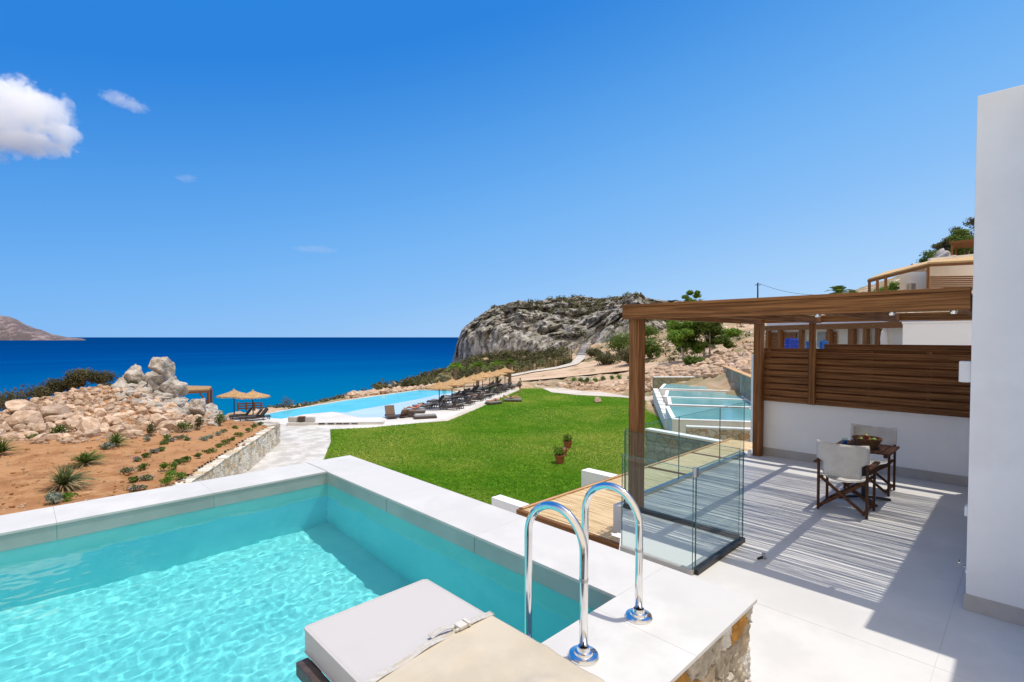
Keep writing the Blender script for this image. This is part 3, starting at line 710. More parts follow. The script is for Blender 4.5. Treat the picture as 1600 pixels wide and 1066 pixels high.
vs = [(LX1 + .012, yst(1) - .016, LZ - .1), (LX1 + .012, yst(1) + .014, LZ - .1), (LX1 + .012, yst(1) - .016, LZ + .013), (LX1 + .012, yst(1) + .014, LZ + .013)]; b.add(vs, [(0, 1, 3, 2)])
o = lobj(b, 'strap', M_strap); md = o.modifiers.new('thickness', 'SOLIDIFY'); md.thickness = .003
bx, by = 1.27, yst(.76)
b = MB(); b.box(bx - .028, bx + .012, by - .02, by + .02, LZ + .014, LZ + .028); b.box(bx + .015, bx + .03, by - .022, by + .022, LZ + .014, LZ + .03)
for k in (-1, 1): b.box(bx - .045, bx - .0285, by + k * .014 - .004, by + k * .014 + .004, LZ + .014, LZ + .024)
lobj(b, 'buckle', mat('pale_buckle', (.6, .57, .52), rough=.4), bevel=.003)
b = MB(); vs = []
for i in range(9): vs += [(bx - .04 - i * .012, by + .002 + i * .0015, LZ + .018 + .008 * math.sin(i * .5)), (bx - .04 - i * .012, by + .03 + i * .002, LZ + .02 + .008 * math.sin(i * .5))]
b.add(vs, [(2 * i, 2 * i + 2, 2 * i + 3, 2 * i + 1) for i in range(8)])
o = lobj(b, 'strap_end', M_strap); md = o.modifiers.new('thickness', 'SOLIDIFY'); md.thickness = .003

# ------------------------------------------------------------------ terrace
b = MB(); b.prism([(OX, -6), (12, -6), (12, 3.82), (9.8, 3.82), (5.59, 3.82), (5.59, 3.66), (4.42, 2.95), (OX, 2.95)], TZ - .35, TZ)
fl = b.build('terrace_floor', M_floor); tag(fl, kind='structure')
tag(MB().box(-9, 9, 6.46, 17, GZ - .3, GZ - .05).build('courtyard_paving', M_path), kind='structure')
b = MB()
for y in (-1.4, .42, 2.24): b.box(OX + .01, 9.9, y - .0015, y + .0015, TZ - .01, TZ + .0015)
for x in (4.35, 6.0, 7.65, 9.3): b.box(x - .0015, x + .0015, -6, 3.6 if x > 5.6 else 2.1, TZ - .01, TZ + .0012)
b.build('floor_joint', mat('floor_joint', (.5, .49, .47)), fl)
b = MB(); b.box(1.96, OX - .012, -6, OY0 + .04, TZ - .3, TZ); tag(b.build('terrace_walkway', M_floor), kind='structure')
HX, HY = 5.46, .345
def wall_thing(name, label, boxes, m, skirts=(), ms=None):
    x0 = min(q[0] for q in boxes); y0 = min(q[2] for q in boxes); z0 = min(q[4] for q in boxes)
    t = thing(name, label, 'wall', (x0, y0, z0))
    b = MB()
    for q in boxes: b.box(q[0] - x0, q[1] - x0, q[2] - y0, q[3] - y0, q[4] - z0, q[5] - z0)
    b.build('wall_body', m, t, bevel=.006)
    if skirts:
        b = MB()
        for q in skirts: b.box(q[0] - x0, q[1] - x0, q[2] - y0, q[3] - y0, q[4] - z0, q[5] - z0)
        b.build('skirting', ms or M_skirt, t)
    return t
hw = wall_thing('house_wall', 'tall white rendered house wall at the right edge of the terrace', [(HX, 10.05, -.18, HY, TZ + .002, 3.5), (4.3, 10.05, -6, -.181, TZ + .002, 3.5)], M_white, [(HX - .012, HX, -.18, HY + .012, TZ + .001, TZ + .13), (HX, 10.05, HY, HY + .012, TZ + .001, TZ + .13)])
BWX = 9.98
wall_thing('parapet_wall', 'low white rendered wall behind the table under the dark slatted screen', [(BWX, BWX + .2, HY + .013, 3.55, TZ + .002, .42)], M_white, [(BWX - .012, BWX, HY + .013, 3.55, TZ + .001, TZ + .15)])
# pergola over the terrace
pg = thing('pergola', 'dark stained timber pergola with reed roof over the terrace table', 'pergola', (7.7, 2.0, TZ))
def gobj(b, name, m, par=None, **k):
    for i, v in enumerate(b.v): b.v[i] = (v[0] - 7.7, v[1] - 2.0, v[2] - TZ)
    return b.build(name, m, par or pg, **k)
BZ0, BZ1 = 1.825, 1.972
PY = 3.565; FX = 5.5; BXB = 9.82
b = MB().box(FX, FX + .09, HY + .014, PY + .075, BZ0, BZ1); gobj(b, 'front_beam', M_wy, bevel=.006)
b = MB().box(FX - .015, FX + .12, HY + .015, PY + .085, BZ1 + .002, BZ1 + .035); gobj(b, 'edge_board', M_wy, bevel=.004)
b = MB().box(BXB - .05, BXB + .08, HY + .014, PY + .075, BZ0 + .03, BZ1); gobj(b, 'back_beam', M_wy, bevel=.006)
for y in (HY + .1, 1.5, 2.56, PY - .06):
    b = MB().box(FX + .092, BXB - .052, y - .05, y + .05, BZ0 + .01, BZ1 - .02); gobj(b, 'rafter', M_wx, bevel=.005)
for (x, y) in ((FX + .19, PY - .02), (BXB + .02, PY - .02)):
    b = MB().box(x - .07, x + .09, y - .07, y + .07, TZ + .002, BZ0 + (.008 if x < 7 else .028)); gobj(b, 'post', M_wz, bevel=.006)
b = MB().box(BXB + .012, BXB + .072, 2.62, 2.72, .43, BZ0 + .028); gobj(b, 'post', M_wz, bevel=.006)
rg = random.Random(4); b = MB(); x = FX + .1
while x < BXB - .3:
    r = rg.uniform(.006, .012); y = HY + .05
    zc = BZ1 + .012; j = rg.uniform(-.012, .012)
    segs = [(x + j + .014 * noise.noise(Vector((x * 2, k * .8, 5))) + rg.uniform(-.014, .014), HY + .05 + (PY + .02 - HY) * k / 7, zc + rg.uniform(-.008, .008)) for k in range(8)]
    b.tube(segs, r, 5)
    x += 2 * r + max(0.0, rg.gauss(-.001, .0016)) + (rg.uniform(.012, .034) if rg.random() < .15 + .17 * (noise.noise(Vector((x * 3.1, 0, 0))) > 0) else 0)
gobj(b, 'reed_roof', M_reed)
# reeds' wall-side cover board
for y in (1.48, .89, .47):
    sp = MB().lathe([(.0, 0), (.02, .0), (.026, .015), (.026, .035), (.018, .038), (.018, .055)], (FX + .125, y, BZ0 - .03), 16)
    o = gobj(sp, 'spotlight', M_steel, smooth=False)
# slatted screen on the low wall
sc = thing('slatted_screen', 'dark brown horizontal slat privacy screen on top of the low white wall', 'screen', (BWX, 2, .42))
b = MB()
for k in range(8):
    z0 = .425 + k * .117
    MB().box(.1, .12, HY + .02 - 2, 3.66 - 2, z0 - .42 + .055, z0 - .42 + .155).build('slat', M_wy, sc, bevel=.004)
    s = MB().box(-.06 + .004 * (k % 2), -.034 + .004 * (k % 2), HY + .02 - 2, 3.5 - 2, z0 - .42, z0 - .42 + .09); s.build('slat', M_wy, sc, bevel=.004)
for y in (3.42, 2.67, 1.85, 1.1, .45): MB().box(-.034 + .006, .012, y - .03 - 2, y + .03 - 2, .003, .95).build('batten', M_wz, sc)
b = MB().box(.125, .2, HY + .02 - 2, 2.55 - 2, .9, 1.06).build('top_board', M_wy, sc, bevel=.004)
# glass guards
def glass_guard(label, segs, base_m, z0=TZ, h=.98, base=True):
    c = Vector(segs[0][0]); t = thing('glass_guard', label, 'glass guard', (c.x, c.y, z0), 0, 'glass guards round the terrace')
    for a, e in segs:
        a, e = Vector((*a, 0)) - Vector((c.x, c.y, 0)), Vector((*e, 0)) - Vector((c.x, c.y, 0)); dv = (e - a).normalized(); th = .006
        MB().bar(a + dv * .004 + Vector((0, 0, .02 + h / 2)), e - dv * .004 + Vector((0, 0, .02 + h / 2)), th * 2, h - .02).build('pane', M_glass, t)
        nrm = Vector((dv.y, -dv.x, 0)); ed = MB()
        for q in (a + dv * .002, e - dv * .002): ed.bar(q + Vector((0, 0, .03)), q + Vector((0, 0, h + .01)), .003, .0125, nrm)
        ed.bar(a + Vector((0, 0, h + .0115)), e + Vector((0, 0, h + .0115)), .013, .003); ed.build('polished_edge', M_gedge, t)
        if base: MB().bar(a + Vector((0, 0, .025)), e + Vector((0, 0, .025)), .06, .048).build('base_channel', base_m, t)
    return t
glass_guard('three pane glass guard along the left edge of the terrace above the reed roof', [((5.75, 3.74), (7.2, 3.74)), ((7.2, 3.74), (8.65, 3.74)), ((8.65, 3.74), (9.7, 3.74))], M_dsteel)
glass_guard('glass pane from the front timber post with its lower edge in a dark channel', [((5.6, 3.66), (5.6, 2.2))], M_black)
t = glass_guard('single glass pane ending in the loose black floor channel on the terrace', [((5.57, 2.15), (4.47, 2.15))], M_black)
MB().box(-1.135, -1.085, -.02, .02, .92, 1.0).build('clamp', M_dsteel, t, bevel=.004)
t = glass_guard('narrow glass pane nearest the pool rim on a pale base', [((4.44, 2.16), (4.44, 2.93))], M_skirt)
tag(MB().box(-.05, .02, -.03, .03, 0, .13).build('corner_fitting', M_white2, loc=(9.62, 3.6, TZ + .001), bevel=.02), 'small white fitting on the floor at the foot of the far pergola post', 'fitting')
st = thing('door_stop', 'small steel door stop on the terrace floor in front of the glass pane', 'door stop', U(1193, 873, z=TZ))
MB().lathe([(0, .0), (.03, 0), (.03, .006), (.012, .008), (.012, .04), (.018, .042), (.018, .055), (0, .057)], n=16).build('stem', M_dsteel, st, smooth=False); MB().bar((-.07, .03, .012), (.02, .0, .02), .02, .012).build('plate', M_black, st)
wl = thing('wall_lamp', 'white box shaped wall lamp on the end of the house wall', 'wall lamp', (HX + .12, HY + .003, 1.6 - 54 * 4.15 / 795))
MB().box(-.05, .05, 0, .075, -.085, .085).build('housing', M_white2, wl, bevel=.008); MB().box(-.035, .035, .02, .06, -.088, -.0855).build('lens', M_lgrey, wl)
sk = thing('wall_socket', 'small white socket low on the end of the house wall', 'socket', (HX + .1, HY + .003, 1.6 - 272 * 4.15 / 795))
MB().box(-.04, .04, 0, .02, -.04, .04).build('cover_plate', M_white2, sk, bevel=.004); MB().lathe([(0, 0), (.018, 0), (.018, .004)], n=12).build('socket_face', M_lgrey, sk, loc=(0, .021, 0))
tp = thing('garden_tap', 'chrome garden tap low on the end of the house wall', 'tap', (HX + .1, HY + .003, 1.6 - 364 * 4.12 / 795))
MB().tube([(0, 0, 0), (0, .05, 0), (0, .08, -.005), (0, .09, -.05)], .011, 10).build('spout', M_steel, tp, smooth=True); MB().bar((-.035, .045, .03), (.035, .045, .03), .014, .01).build('handle', M_steel, tp, bevel=.003); MB().lathe([(.026, 0), (.026, .006), (.012, .01)], n=16).build('rosette', M_steel, tp)
tp.children[2].rotation_euler = (-math.pi / 2, 0, 0)

# ------------------------------------------------------------------ table, chairs, basket
def director_chair(name, label, loc, rz):
    t = thing(name, label, 'chair', loc, rz, 'director chairs at the terrace table')     # faces +x, back at x = 0
    W = .26
    for sy in (-1, 1):
        MB().box(-.017, .017, -.014, .014, 0, .86).build('rear_leg', M_fz, t, bevel=.004, loc=(0, sy * W, 0))
        MB().box(-.017, .017, -.014, .014, 0, .6).build('front_leg', M_fz, t, bevel=.004, loc=(.4, sy * W, 0))
        MB().box(-.06, .47, -.03, .03, .603, .625).build('armrest', M_fx, t, bevel=.005, loc=(0, sy * W - .0 + sy * .018, 0))
        MB().box(-.03, .43, -.011, .011, .035, .075).build('floor_rail', M_fx, t, bevel=.003, loc=(0, sy * (W - .027), 0))
        MB().box(-.02, .42, -.011, .011, .405, .44).build('seat_rail', M_fx, t, bevel=.003, loc=(0, sy * (W - .027), 0))
    for x in (-.03, .4):
        b = MB(); b.bar((x + .02, -W + .03, .06), (x + .02, W - .03, .42), .02, .035); b.bar((x + .042, W - .03, .06), (x + .042, -W + .03, .42), .02, .035)
        b.build('cross_brace', M_fy, t, bevel=.003)
    b = MB(); n = 16; vs = []
    for j in range(7):
        for i in range(n + 1):
            y = -W + .03 + (2 * W - .06) * i / n; vs.append((.01 + .4 * j / 6, y, .445 - .05 * (1 - ((i / n - .5) * 2) ** 2)))
    b.add(vs, [(j * (n + 1) + i, j * (n + 1) + i + 1, (j + 1) * (n + 1) + i + 1, (j + 1) * (n + 1) + i) for j in range(6) for i in range(n)])
    o = b.build('seat', M_canvas, t, smooth=True); o.modifiers.new('thickness', 'SOLIDIFY').thickness = .004
    b = MB(); vs = []
    for j in range(9):
        for i in range(n + 1):
            s = (i / n - .5) * 2; y = (W + .018) * s; z = .47 + .41 * j / 8
            if z < .66: y *= .74
            z += .015 * (s * s) if j == 8 else 0
            vs.append((-.022 - .055 * (1 - s * s) + .006 * noise.noise(Vector((y * 9, z * 9, loc[0]))), y, z))
    b.add(vs, [(j * (n + 1) + i, j * (n + 1) + i + 1, (j + 1) * (n + 1) + i + 1, (j + 1) * (n + 1) + i) for j in range(8) for i in range(n)])
    o = b.build('backrest', M_canvas, t, smooth=True); o.modifiers.new('thickness', 'SOLIDIFY').thickness = .005
    for sy in (-1, 1): MB().box(-.026, .022, sy * W - .02, sy * W + .02, .66, .868).build('back_sleeve', M_canvas, t, bevel=.006)
    return t
director_chair('director_chair', 'director chair in front of the table, its cream canvas back turned to the pool', (7.33, 1.63, TZ + .001), 0)
director_chair('director_chair', 'director chair behind the fruit basket, nearer the low white wall', (9.0, 1.62, TZ + .001), math.pi)
tb = thing('terrace_table', 'square dark slatted wooden table on a black star foot between the director chairs', 'table', (8.2, 1.57, TZ + .001))
b = MB()
for k in range(7): b.box(-.335, .335, -.333 + k * .0955, -.333 + k * .0955 + .088, .7, .722)
b.build('table_top', M_fx, tb, bevel=.003)
MB().box(-.3, .3, -.3, -.26, .655, .698).build('apron', M_fx, tb); MB().box(-.3, .3, .26, .3, .655, .698).build('apron', M_fx, tb)
MB().lathe([(.03, .03), (.03, .65), (.14, .652), (.14, .66)], n=20).build('pedestal', M_black, tb)
b = MB()
for k in range(4):
    a = k * math.pi / 2 + .6; b.bar((.0, 0, .05), (.32 * math.cos(a), .32 * math.sin(a), .012), .05, .024)
b.build('star_foot', M_black, tb)
bk = thing('fruit_basket', 'round brown wicker basket of green and red fruit on the terrace table', 'basket', (8.13, 1.53, TZ + .7235))
M_wick = mat('wicker', (.15, .07, .03), (.26, .13, .055), scale=9, rough=.7, bump=.8, bscale=10, stretch=(3, 3, 12))
b = MB(); prof = [(0, .002), (.11, .002)]
for k in range(9): prof += [(.115 + .045 * k / 8 + .004, .008 + k * .013), (.113 + .045 * k / 8, .015 + k * .013)]
prof += [(.165, .128), (.158, .13), (.105, .02), (0, .02)]
b.lathe(prof, n=36); b.build('wicker_body', M_wick, bk)
rim = MB().tube([(.163 * math.cos(a), .163 * math.sin(a), .128) for a in np.linspace(0, 2 * math.pi, 37)], .009, 6, cap=False); rim.build('rim', M_wick, bk)
rg = random.Random(2)
M_gf = mat('green_fruit', (.2, .36, .03), (.3, .46, .06), scale=20, rough=.35); M_rf = mat('red_fruit', (.16, .02, .012), (.26, .05, .02), scale=20, rough=.35)
for k, (a, rr, z, m, r) in enumerate([(0, .05, .1, M_gf, .042), (1.2, .075, .1, M_rf, .04), (2.4, .08, .1, M_gf, .04), (3.6, .085, .095, M_rf, .042), (4.8, .075, .1, M_gf, .038), (5.6, .11, .1, M_rf, .036), (.6, .02, .145, M_gf, .036), (3.0, .03, .14, M_rf, .036)]):
    b = MB().lathe([(r * math.sin(q) * 1.0 + .0001, -r * math.cos(q) * (.92 if math.cos(q) > .9 else 1)) for q in np.linspace(0.02, math.pi - .02, 10)], n=14)
    o = b.build('fruit', m, None, smooth=True, loc=(8.13 + rr * math.cos(a), 1.53 + rr * math.sin(a), TZ + .7235 + z)); tag(o, ('green' if m is M_gf else 'dark red') + ' round fruit lying in the wicker basket on the table', 'fruit', 'fruit in the basket')
gl = thing('water_glass', 'small bluish drinking glass on the table beside the fruit basket', 'glass', (8.1, 1.78, TZ + .7235))
MB().lathe([(0, 0), (.03, 0), (.036, .1), (.034, .1), (.028, .008), (0, .008)], n=18).build('glass_body', M_glass, gl); MB().lathe([(0, .0), (.0285, .0), (.031, .05), (0, .05)], n=18).build('drink', M_blue, gl, loc=(0, 0, .009))

# ------------------------------------------------------------------ reed pergola one level down, beside the terrace
lp = thing('reed_pergola', 'flat pale reed roof with wooden edge boards just below the glass guard of the terrace', 'pergola', (5.4, 3.84, GZ))
RX0, RX1, RY0, RY1, RZ = 5.42, 13.0, 3.84, 5.36, -1.0
def lobj2(b, name, m, **k):
    for i, v in enumerate(b.v): b.v[i] = (v[0] - 5.4, v[1] - 3.84, v[2] - GZ)
    return b.build(name, m, lp, **k)
lobj2(MB().box(RX0 - .05, RX0, RY0 - .3, RY1 + .05, RZ - .15, RZ - .002), 'edge_board', M_wy, bevel=.004)
lobj2(MB().box(RX0 + .002, RX1, RY1, RY1 + .05, RZ - .15, RZ + .012), 'edge_board', M_wx, bevel=.004)
lobj2(MB().box(RX0 + .002, RX1, RY1 - .055, RY1 - .015, RZ + .014, RZ + .034), 'reed_batten', M_pale_x, bevel=.003)
for x in (7.15, 8.95, 10.75): lobj2(MB().box(x, x + .045, RY0 + .01, RY1 - .06, RZ + .013, RZ + .033), 'reed_batten', M_wy, bevel=.003)
for x in (6.2, 8.1, 10.0, 12): lobj2(MB().box(x, x + .08, RY0, RY1 - .002, RZ - .14, RZ - .016), 'rafter', M_wy)
b = MB(); x = RX0 + .01; rg = random.Random(11)
while x < RX1 - .02:
    r = rg.uniform(.0065, .0115); b.tube([(x + rg.uniform(-.004, .004), RY0 - (.28 if x < 5.55 else 0) + rg.uniform(-.02, .04), RZ + rg.uniform(-.004, .005)), (x + rg.uniform(-.006, .006), (RY0 + RY1) / 2, RZ + rg.uniform(-.004, .004)), (x + rg.uniform(-.004, .004), RY1 - .005 - rg.uniform(0, .02), RZ + rg.uniform(-.004, .005))], r, 5)
    x += 2 * r + max(0, rg.gauss(0, .0015))
lobj2(b, 'reed_mat', mat('bleached_reed', (.58, .42, .23), (.74, .58, .36), scale=3, rough=.8, stretch=(22, 1.2, 22), c4=(.4, .27, .14), s4=.5))
for x in (RX0 + .04, 9.2, RX1 - .1): lobj2(MB().box(x, x + .1, RY1 - .12, RY1 - .02, GZ, RZ - .16), 'post', M_wz)

# low white dividing walls that stick out on the lawn
def low_wall(label, a, bpt, zt, zb, th=.3, m=M_white2, ms=None):
    a, c = Vector(a[:2]), Vector(bpt[:2]); t = thing('garden_wall', label, 'wall', (a.x, a.y, zb))
    e = (c - a).to_3d(); MB().bar((0, 0, (zt - zb) / 2), e + Vector((0, 0, (zt - zb) / 2)), th, zt - zb).build('wall_body', ms or m, t)
    if ms: MB().bar((0, 0, zt - zb + .05), e + Vector((0, 0, zt - zb + .05)), th + .06, .1).build('coping', M_white2, t)
    return t
z = -2.9; p = U(775, 775, z=z); low_wall('short white garden wall between the pool rim and the front edge of the reed roof', p, Vector((p.x, p.y - 4.5)), z, GZ - .2, .34)
z = -2.9; p = U(914, 733, z=z); low_wall('white garden wall on the lawn meeting the middle of the reed roof edge', p, Vector((p.x, p.y - 5)), z, GZ - .2, .4)

# neighbouring plunge pools stepping away behind the glass
for k, (xl, yl, xr, zz) in enumerate([(1030, 607, 1150, -3.55), (1038, 620, 1170, -3.6), (1044, 632, 1190, -3.65), (1050, 655, 1215, -3.7)]):
    a = U(xl, yl, z=zz); c = U(xr, yl + (xr - xl) * .035, z=zz); dv = (c - a); dv.z = 0; L = dv.length; dv.normalize(); nv_ = Vector((dv.y, -dv.x, 0))
    if nv_.dot(fw) < 0: nv_ = -nv_
    dep = [5.5, 5.6, 5.6, 6.5][k]
    t = thing('plunge_pool', ['farthest', 'second farthest', 'third farthest', 'nearest'][k] + ' of the neighbouring turquoise plunge pools seen in a row behind the glass', 'pool', (a.x, a.y, GZ), math.atan2(dv.y, dv.x), 'neighbouring plunge pools')
    sg = 1 if Vector((-dv.y, dv.x, 0)).dot(nv_) > 0 else -1
    H = zz - GZ
    def yb(y0, y1): return (min(y0 * sg, y1 * sg), max(y0 * sg, y1 * sg))
    b = MB(); b.box(0, L, *yb(0, .4), H - .05, H); b.box(0, .28, *yb(.401, dep), H - .05, H); b.box(L - .28, L, *yb(.401, dep), H - .05, H); b.build('coping', M_white2, t)
    b = MB(); b.box(.02, L - .02, *yb(.02, .26), 0, H - .052); b.box(.02, .26, *yb(.262, dep), 0, H - .052); b.build('pool_wall', M_white2, t)
    b = MB(); b.box(.282, L - .282, *yb(.282, dep), H - .6, H - .02); b.build('water', M_terrpool, t)
z = -3.3; a = U(1012, 672, z=z); c = U(1125, 692, z=z); low_wall('stone faced wall with white top beside the reed roof, nearest of the terraces behind the glass', a, c + (c - a) * .6, z, GZ - .2, .4, ms=M_stoneg)
z = -3.6; a = U(1072, 668, z=z); c = U(1165, 672, z=z); low_wall('brownish stone faced wall with white top in front of the nearest neighbouring pool', a, c + (c - a) * .3, z, GZ - .2, .4, ms=M_stone)
z = -3.0; a = U(1021, 590, z=z); c = U(1128, 590, z=z); low_wall('long green grey stone wall with white top closing the row of neighbouring pools', a, c, z, GZ - .2, .6, ms=M_stoneg)
t = thing('stepped_wall', 'stepped white stair wall between the lawn and the neighbouring pools', 'wall', U(1024, 628, z=GZ))
o0 = U(1024, 628, z=GZ); c = U(1044, 672, z=GZ); dv = c - o0; b = MB()
for k in range(8):
    p = dv * (k / 8); q = dv * ((k + .98) / 8); b.bar(p + Vector((0, 0, .7 - .04 * k)), q + Vector((0, 0, .7 - .04 * k)), .5, 1.4 - .08 * k)
b.build('wall_body', M_white2, t)
b = MB()
for k in range(7):
    p = dv * (k / 8) + rt * 1.3; b.bar(p + Vector((0, 0, .5)), p + dv * .11 + Vector((0, 0, .5)), 1.5, 1.0 - .1 * k)
b.build('stair', M_deck, t)
# diagonal stone side wall with tiled cap behind the far post
z = -1.75; a = U(1130, 572, z=z); c = U(1180, 592, z=z); t = low_wall('stone side wall with a sloping brown timber cap beside the far pergola post', a, c + (c - a) * .4, z, GZ, .5, ms=M_stoneg)
for ch in t.children:
    if ch.name.startswith('coping'): ch.data.materials[0] = M_pale_x
b = MB(); 
for k in range(4):
    p = (c - a) * (.15 + .28 * k); p.z = 0; b.bar(p + Vector((-.3, -.1, 0)), p + Vector((-.3, -.1, z - GZ)), .25, .4, (1, 0, 0))
b.build('pier', M_white2, t)

# ------------------------------------------------------------------ neighbouring villas
def P3(px, py, d): return U(px, py, d=d)
vb = thing('white_villa', 'white flat roofed villa block directly above the slatted screen', 'villa', U(1410, 527, d=13))
def abs_box(parent, name, m, c0, size, rz=0, bevel=0):     # corner c0 in world, box axes along world x and y
    l = Vector(parent.location); x, y, z_ = Vector(c0) - l
    return MB().box(x, x + size[0], y, y + size[1], z_, z_ + size[2]).build(name, m, parent, bevel=bevel)
p = P3(1410, 545, 13.0); X0, Y0 = p.x, p.y
abs_box(vb, 'wall', M_white, (X0, Y0 - 6, p.z - 5), (5, 6, P3(1410, 506, 13.0).z - p.z + 5))
abs_box(vb, 'roof_edge', M_white2, (X0 - .02, Y0 - 6, P3(1410, 506, 13.0).z + .002), (5, 6.02, .05))
# long veranda house behind, with timber posts, slats and barrels
d0 = 24.0
vh = thing('veranda_house', 'long low cream villa with timber veranda posts seen in the gap over the screen', 'villa', U(1190, 545, d=d0))
zf = P3(1190, 549, d0).z; zr = P3(1190, 508, d0).z
A0 = P3(1192, 527, d0); 
def lx(px, d): q = P3(px, 527, d); return q.x, q.y
A = Vector(lx(1196, 24.5)); B = Vector(lx(1412, 17.5)); dv = (B - A).normalized(); nn = Vector((-dv.y, dv.x)); nn = nn if nn.dot(Vector(fw[:2])) > 0 else -nn
L = (B - A).length; l0 = Vector(vh.location)
def vbar(name, m, s0, s1, depth0, depth1, z0, z1, mt=None):
    b = MB(); q = [A + dv * s0 + nn * depth0, A + dv * s1 + nn * depth0, A + dv * s1 + nn * depth1, A + dv * s0 + nn * depth1]
    b.prism([(v.x - l0.x, v.y - l0.y) for v in q][::1], z0 - l0.z, z1 - l0.z); return b.build(name, m, vh)
M_cream = mat('cream_wall', (.68, .62, .52), (.74, .68, .58), scale=.7, rough=.9)
vbar('wall', M_cream, 0, L + 3, .25, .5, zf - 3, zr - .05)
vbar('roof', M_white2, -.2, L + 3, .2, 5, zr - .03, zr + .16)
vbar('roof_beam', M_wx, -.1, L + 3, -.1, .06, zr - .25, zr - .035)
vbar('floor_slab', M_white2, 0, L + 3, -.2, .24, zf - .5, zf - .12)
for px in (1200, 1219, 1252, 1296, 1331, 1353, 1372):
    r = ray(px, 527); k = Vector((r.x, r.y)); 
    m2 = np.linalg.solve(np.array([[k.x, -dv.x], [k.y, -dv.y]]), np.array([A.x, A.y])); s = float(m2[1]); ww = .13 if px in (1331,) else .09
    vbar('veranda_post', M_wz, s - ww, s + ww, -.06, .1, zf - .11, zr - .255)
sA = 0
for i, (pa, pb) in enumerate(((1192, 1240), (1286, 1302), (1366, 1412))):
    ss = []
    for px in (pa, pb):
        r = ray(px, 527); m2 = np.linalg.solve(np.array([[r.x, -dv.x], [r.y, -dv.y]]), np.array([A.x, A.y])); ss.append(float(m2[1]))
    for k in range(5 if i < 2 else 2): vbar('slat_board', M_wx, ss[0], ss[1], .12, .15, zf + .1 + .16 * k - (.1 if i == 2 else 0), zf + .24 + .16 * k - (.1 if i == 2 else 0))
for px in (1216, 1245, 1288):
    r = ray(px, 527); m2 = np.linalg.solve(np.array([[r.x, -(dv.x)], [r.y, -(dv.y)]]), np.array([A.x + nn.x * .23, A.y + nn.y * .23])); s = float(m2[1])
    vbar('window', M_mgrey, s - .35, s + .35, .2, .245, zr - 1.0, zr - .35)
vbar('bench_board', M_wx, L * .62, L, -.5, -.2, zf + .12, zf + .22)
for i, (px0, px1, y0, y1, m, lab) in enumerate(((1227, 1246, 529, 556, M_blue2, 'dark blue plastic water barrel left of the two lighter barrels behind the screen'), (1260, 1274, 533, 556, M_blue, 'light blue plastic water barrel just left of the middle timber post'), (1281, 1293, 533, 552, M_blue, 'light blue plastic water barrel just right of the middle timber post'))):
    d = 15.5; a, c = P3(px0, y1, d), P3(px1, y0, d); R0 = (Vector(a[:2]) - Vector(c[:2])).length / 2; h = c.z - a.z; q = P3((px0 + px1) / 2, y1, d)
    t = thing('water_barrel', lab, 'barrel', q); MB().lathe([(0, 0), (R0 * .94, 0), (R0, h * .08), (R0, h * .3), (R0 * 1.04, h * .33), (R0, h * .36), (R0, h * .64), (R0 * 1.04, h * .67), (R0, h * .7), (R0, h * .92), (R0 * .9, h), (0, h)], n=24).build('drum', m, t, smooth=False)
    MB().lathe([(0, 0), (R0 * .2, 0), (R0 * .2, .04), (0, .04)], n=10).build('bung', m, t, loc=(R0 * .4, 0, h + .001))
f2 = Vector((fw.x, fw.y, 0)).normalized(); pb3 = P3(1203, 556, 15.5); tag(MB().bar(Vector((0, 0, -1.5)), rt * 3 + Vector((0, 0, -1.5)), 1.6, 3.0).build('lower_roof_deck', M_white2, loc=pb3 + f2 * .4 + Vector((0, 0, -.005))), kind='structure')
dm = thing('covered_mannequin_stand', 'small white dome shaped cover with a dark stripe standing on the veranda', 'cover', P3(1379, 541, 18.5))
MB().lathe([(0.16, -.3), (.2, .25), (.17, .5), (.1, .65), (0.001, .7)], n=18).build('cloth', M_white2, dm, smooth=True); MB().tube([rt * (.2 * math.cos(a)) + Vector((0, 0, .72 * math.sin(a))) for a in np.linspace(0, math.pi / 2, 10)], .025, 6).build('stripe', mat('navy_cloth', (.03, .03, .12)), dm)
# upper villa on the hillside
uh = thing('upper_villa', 'white villa with timber pergola high on the slope, above the terrace pergola', 'villa', P3(1450, 455, 42))
l0u = Vector(uh.location)
def ubox(name, m, px0, px1, py0, py1, d, dep, par=None):
    a, c = P3(px0, py1, d), P3(px1, py0, d); di = Vector((c.x - a.x, c.y - a.y)).normalized(); n2 = Vector(a[:2]).normalized()
    q = [Vector(a[:2]), Vector(c[:2]), Vector(c[:2]) + n2 * dep, Vector(a[:2]) + n2 * dep]; qq = [(v.x - l0u.x, v.y - l0u.y) for v in q]
    b = MB().prism(qq, a.z - l0u.z, c.z - l0u.z); return b.build(name, m, par or uh)
ubox('wall', M_white, 1405, 1460, 425, 475, 44, 8); ubox('wall', M_white, 1450, 1640, 404, 475, 42.5, 10)
wn_ = ubox('window', M_mgrey, 1421, 1431, 443, 458, 43.9, .1); ubox('shutter', M_canvas, 1419.5, 1424, 443, 458, 43.8, .08, None)
def ubar(name, m, a, c, w=.14, h=.16):
    return MB().bar(Vector(a) - l0u, Vector(c) - l0u, w, h).build(name, m, uh)
q0, q1, q2, q3 = P3(1358, 438, 37), P3(1382, 427, 40), P3(1450, 412, 36), P3(1530, 410, 34)
rr0, rr1 = P3(1405, 431, 43), P3(1540, 401, 42)
ubar('pergola_beam', M_wx, P3(1357, 440, 38), P3(1450, 416, 34)); ubar('pergola_beam', M_wx, P3(1450, 415, 34), P3(1535, 411, 32)); ubar('pergola_beam', M_wx, P3(1357, 439, 38), P3(1385, 428, 44)); ubar('pergola_beam', M_wx, P3(1385, 428, 44), P3(1455, 411, 42))
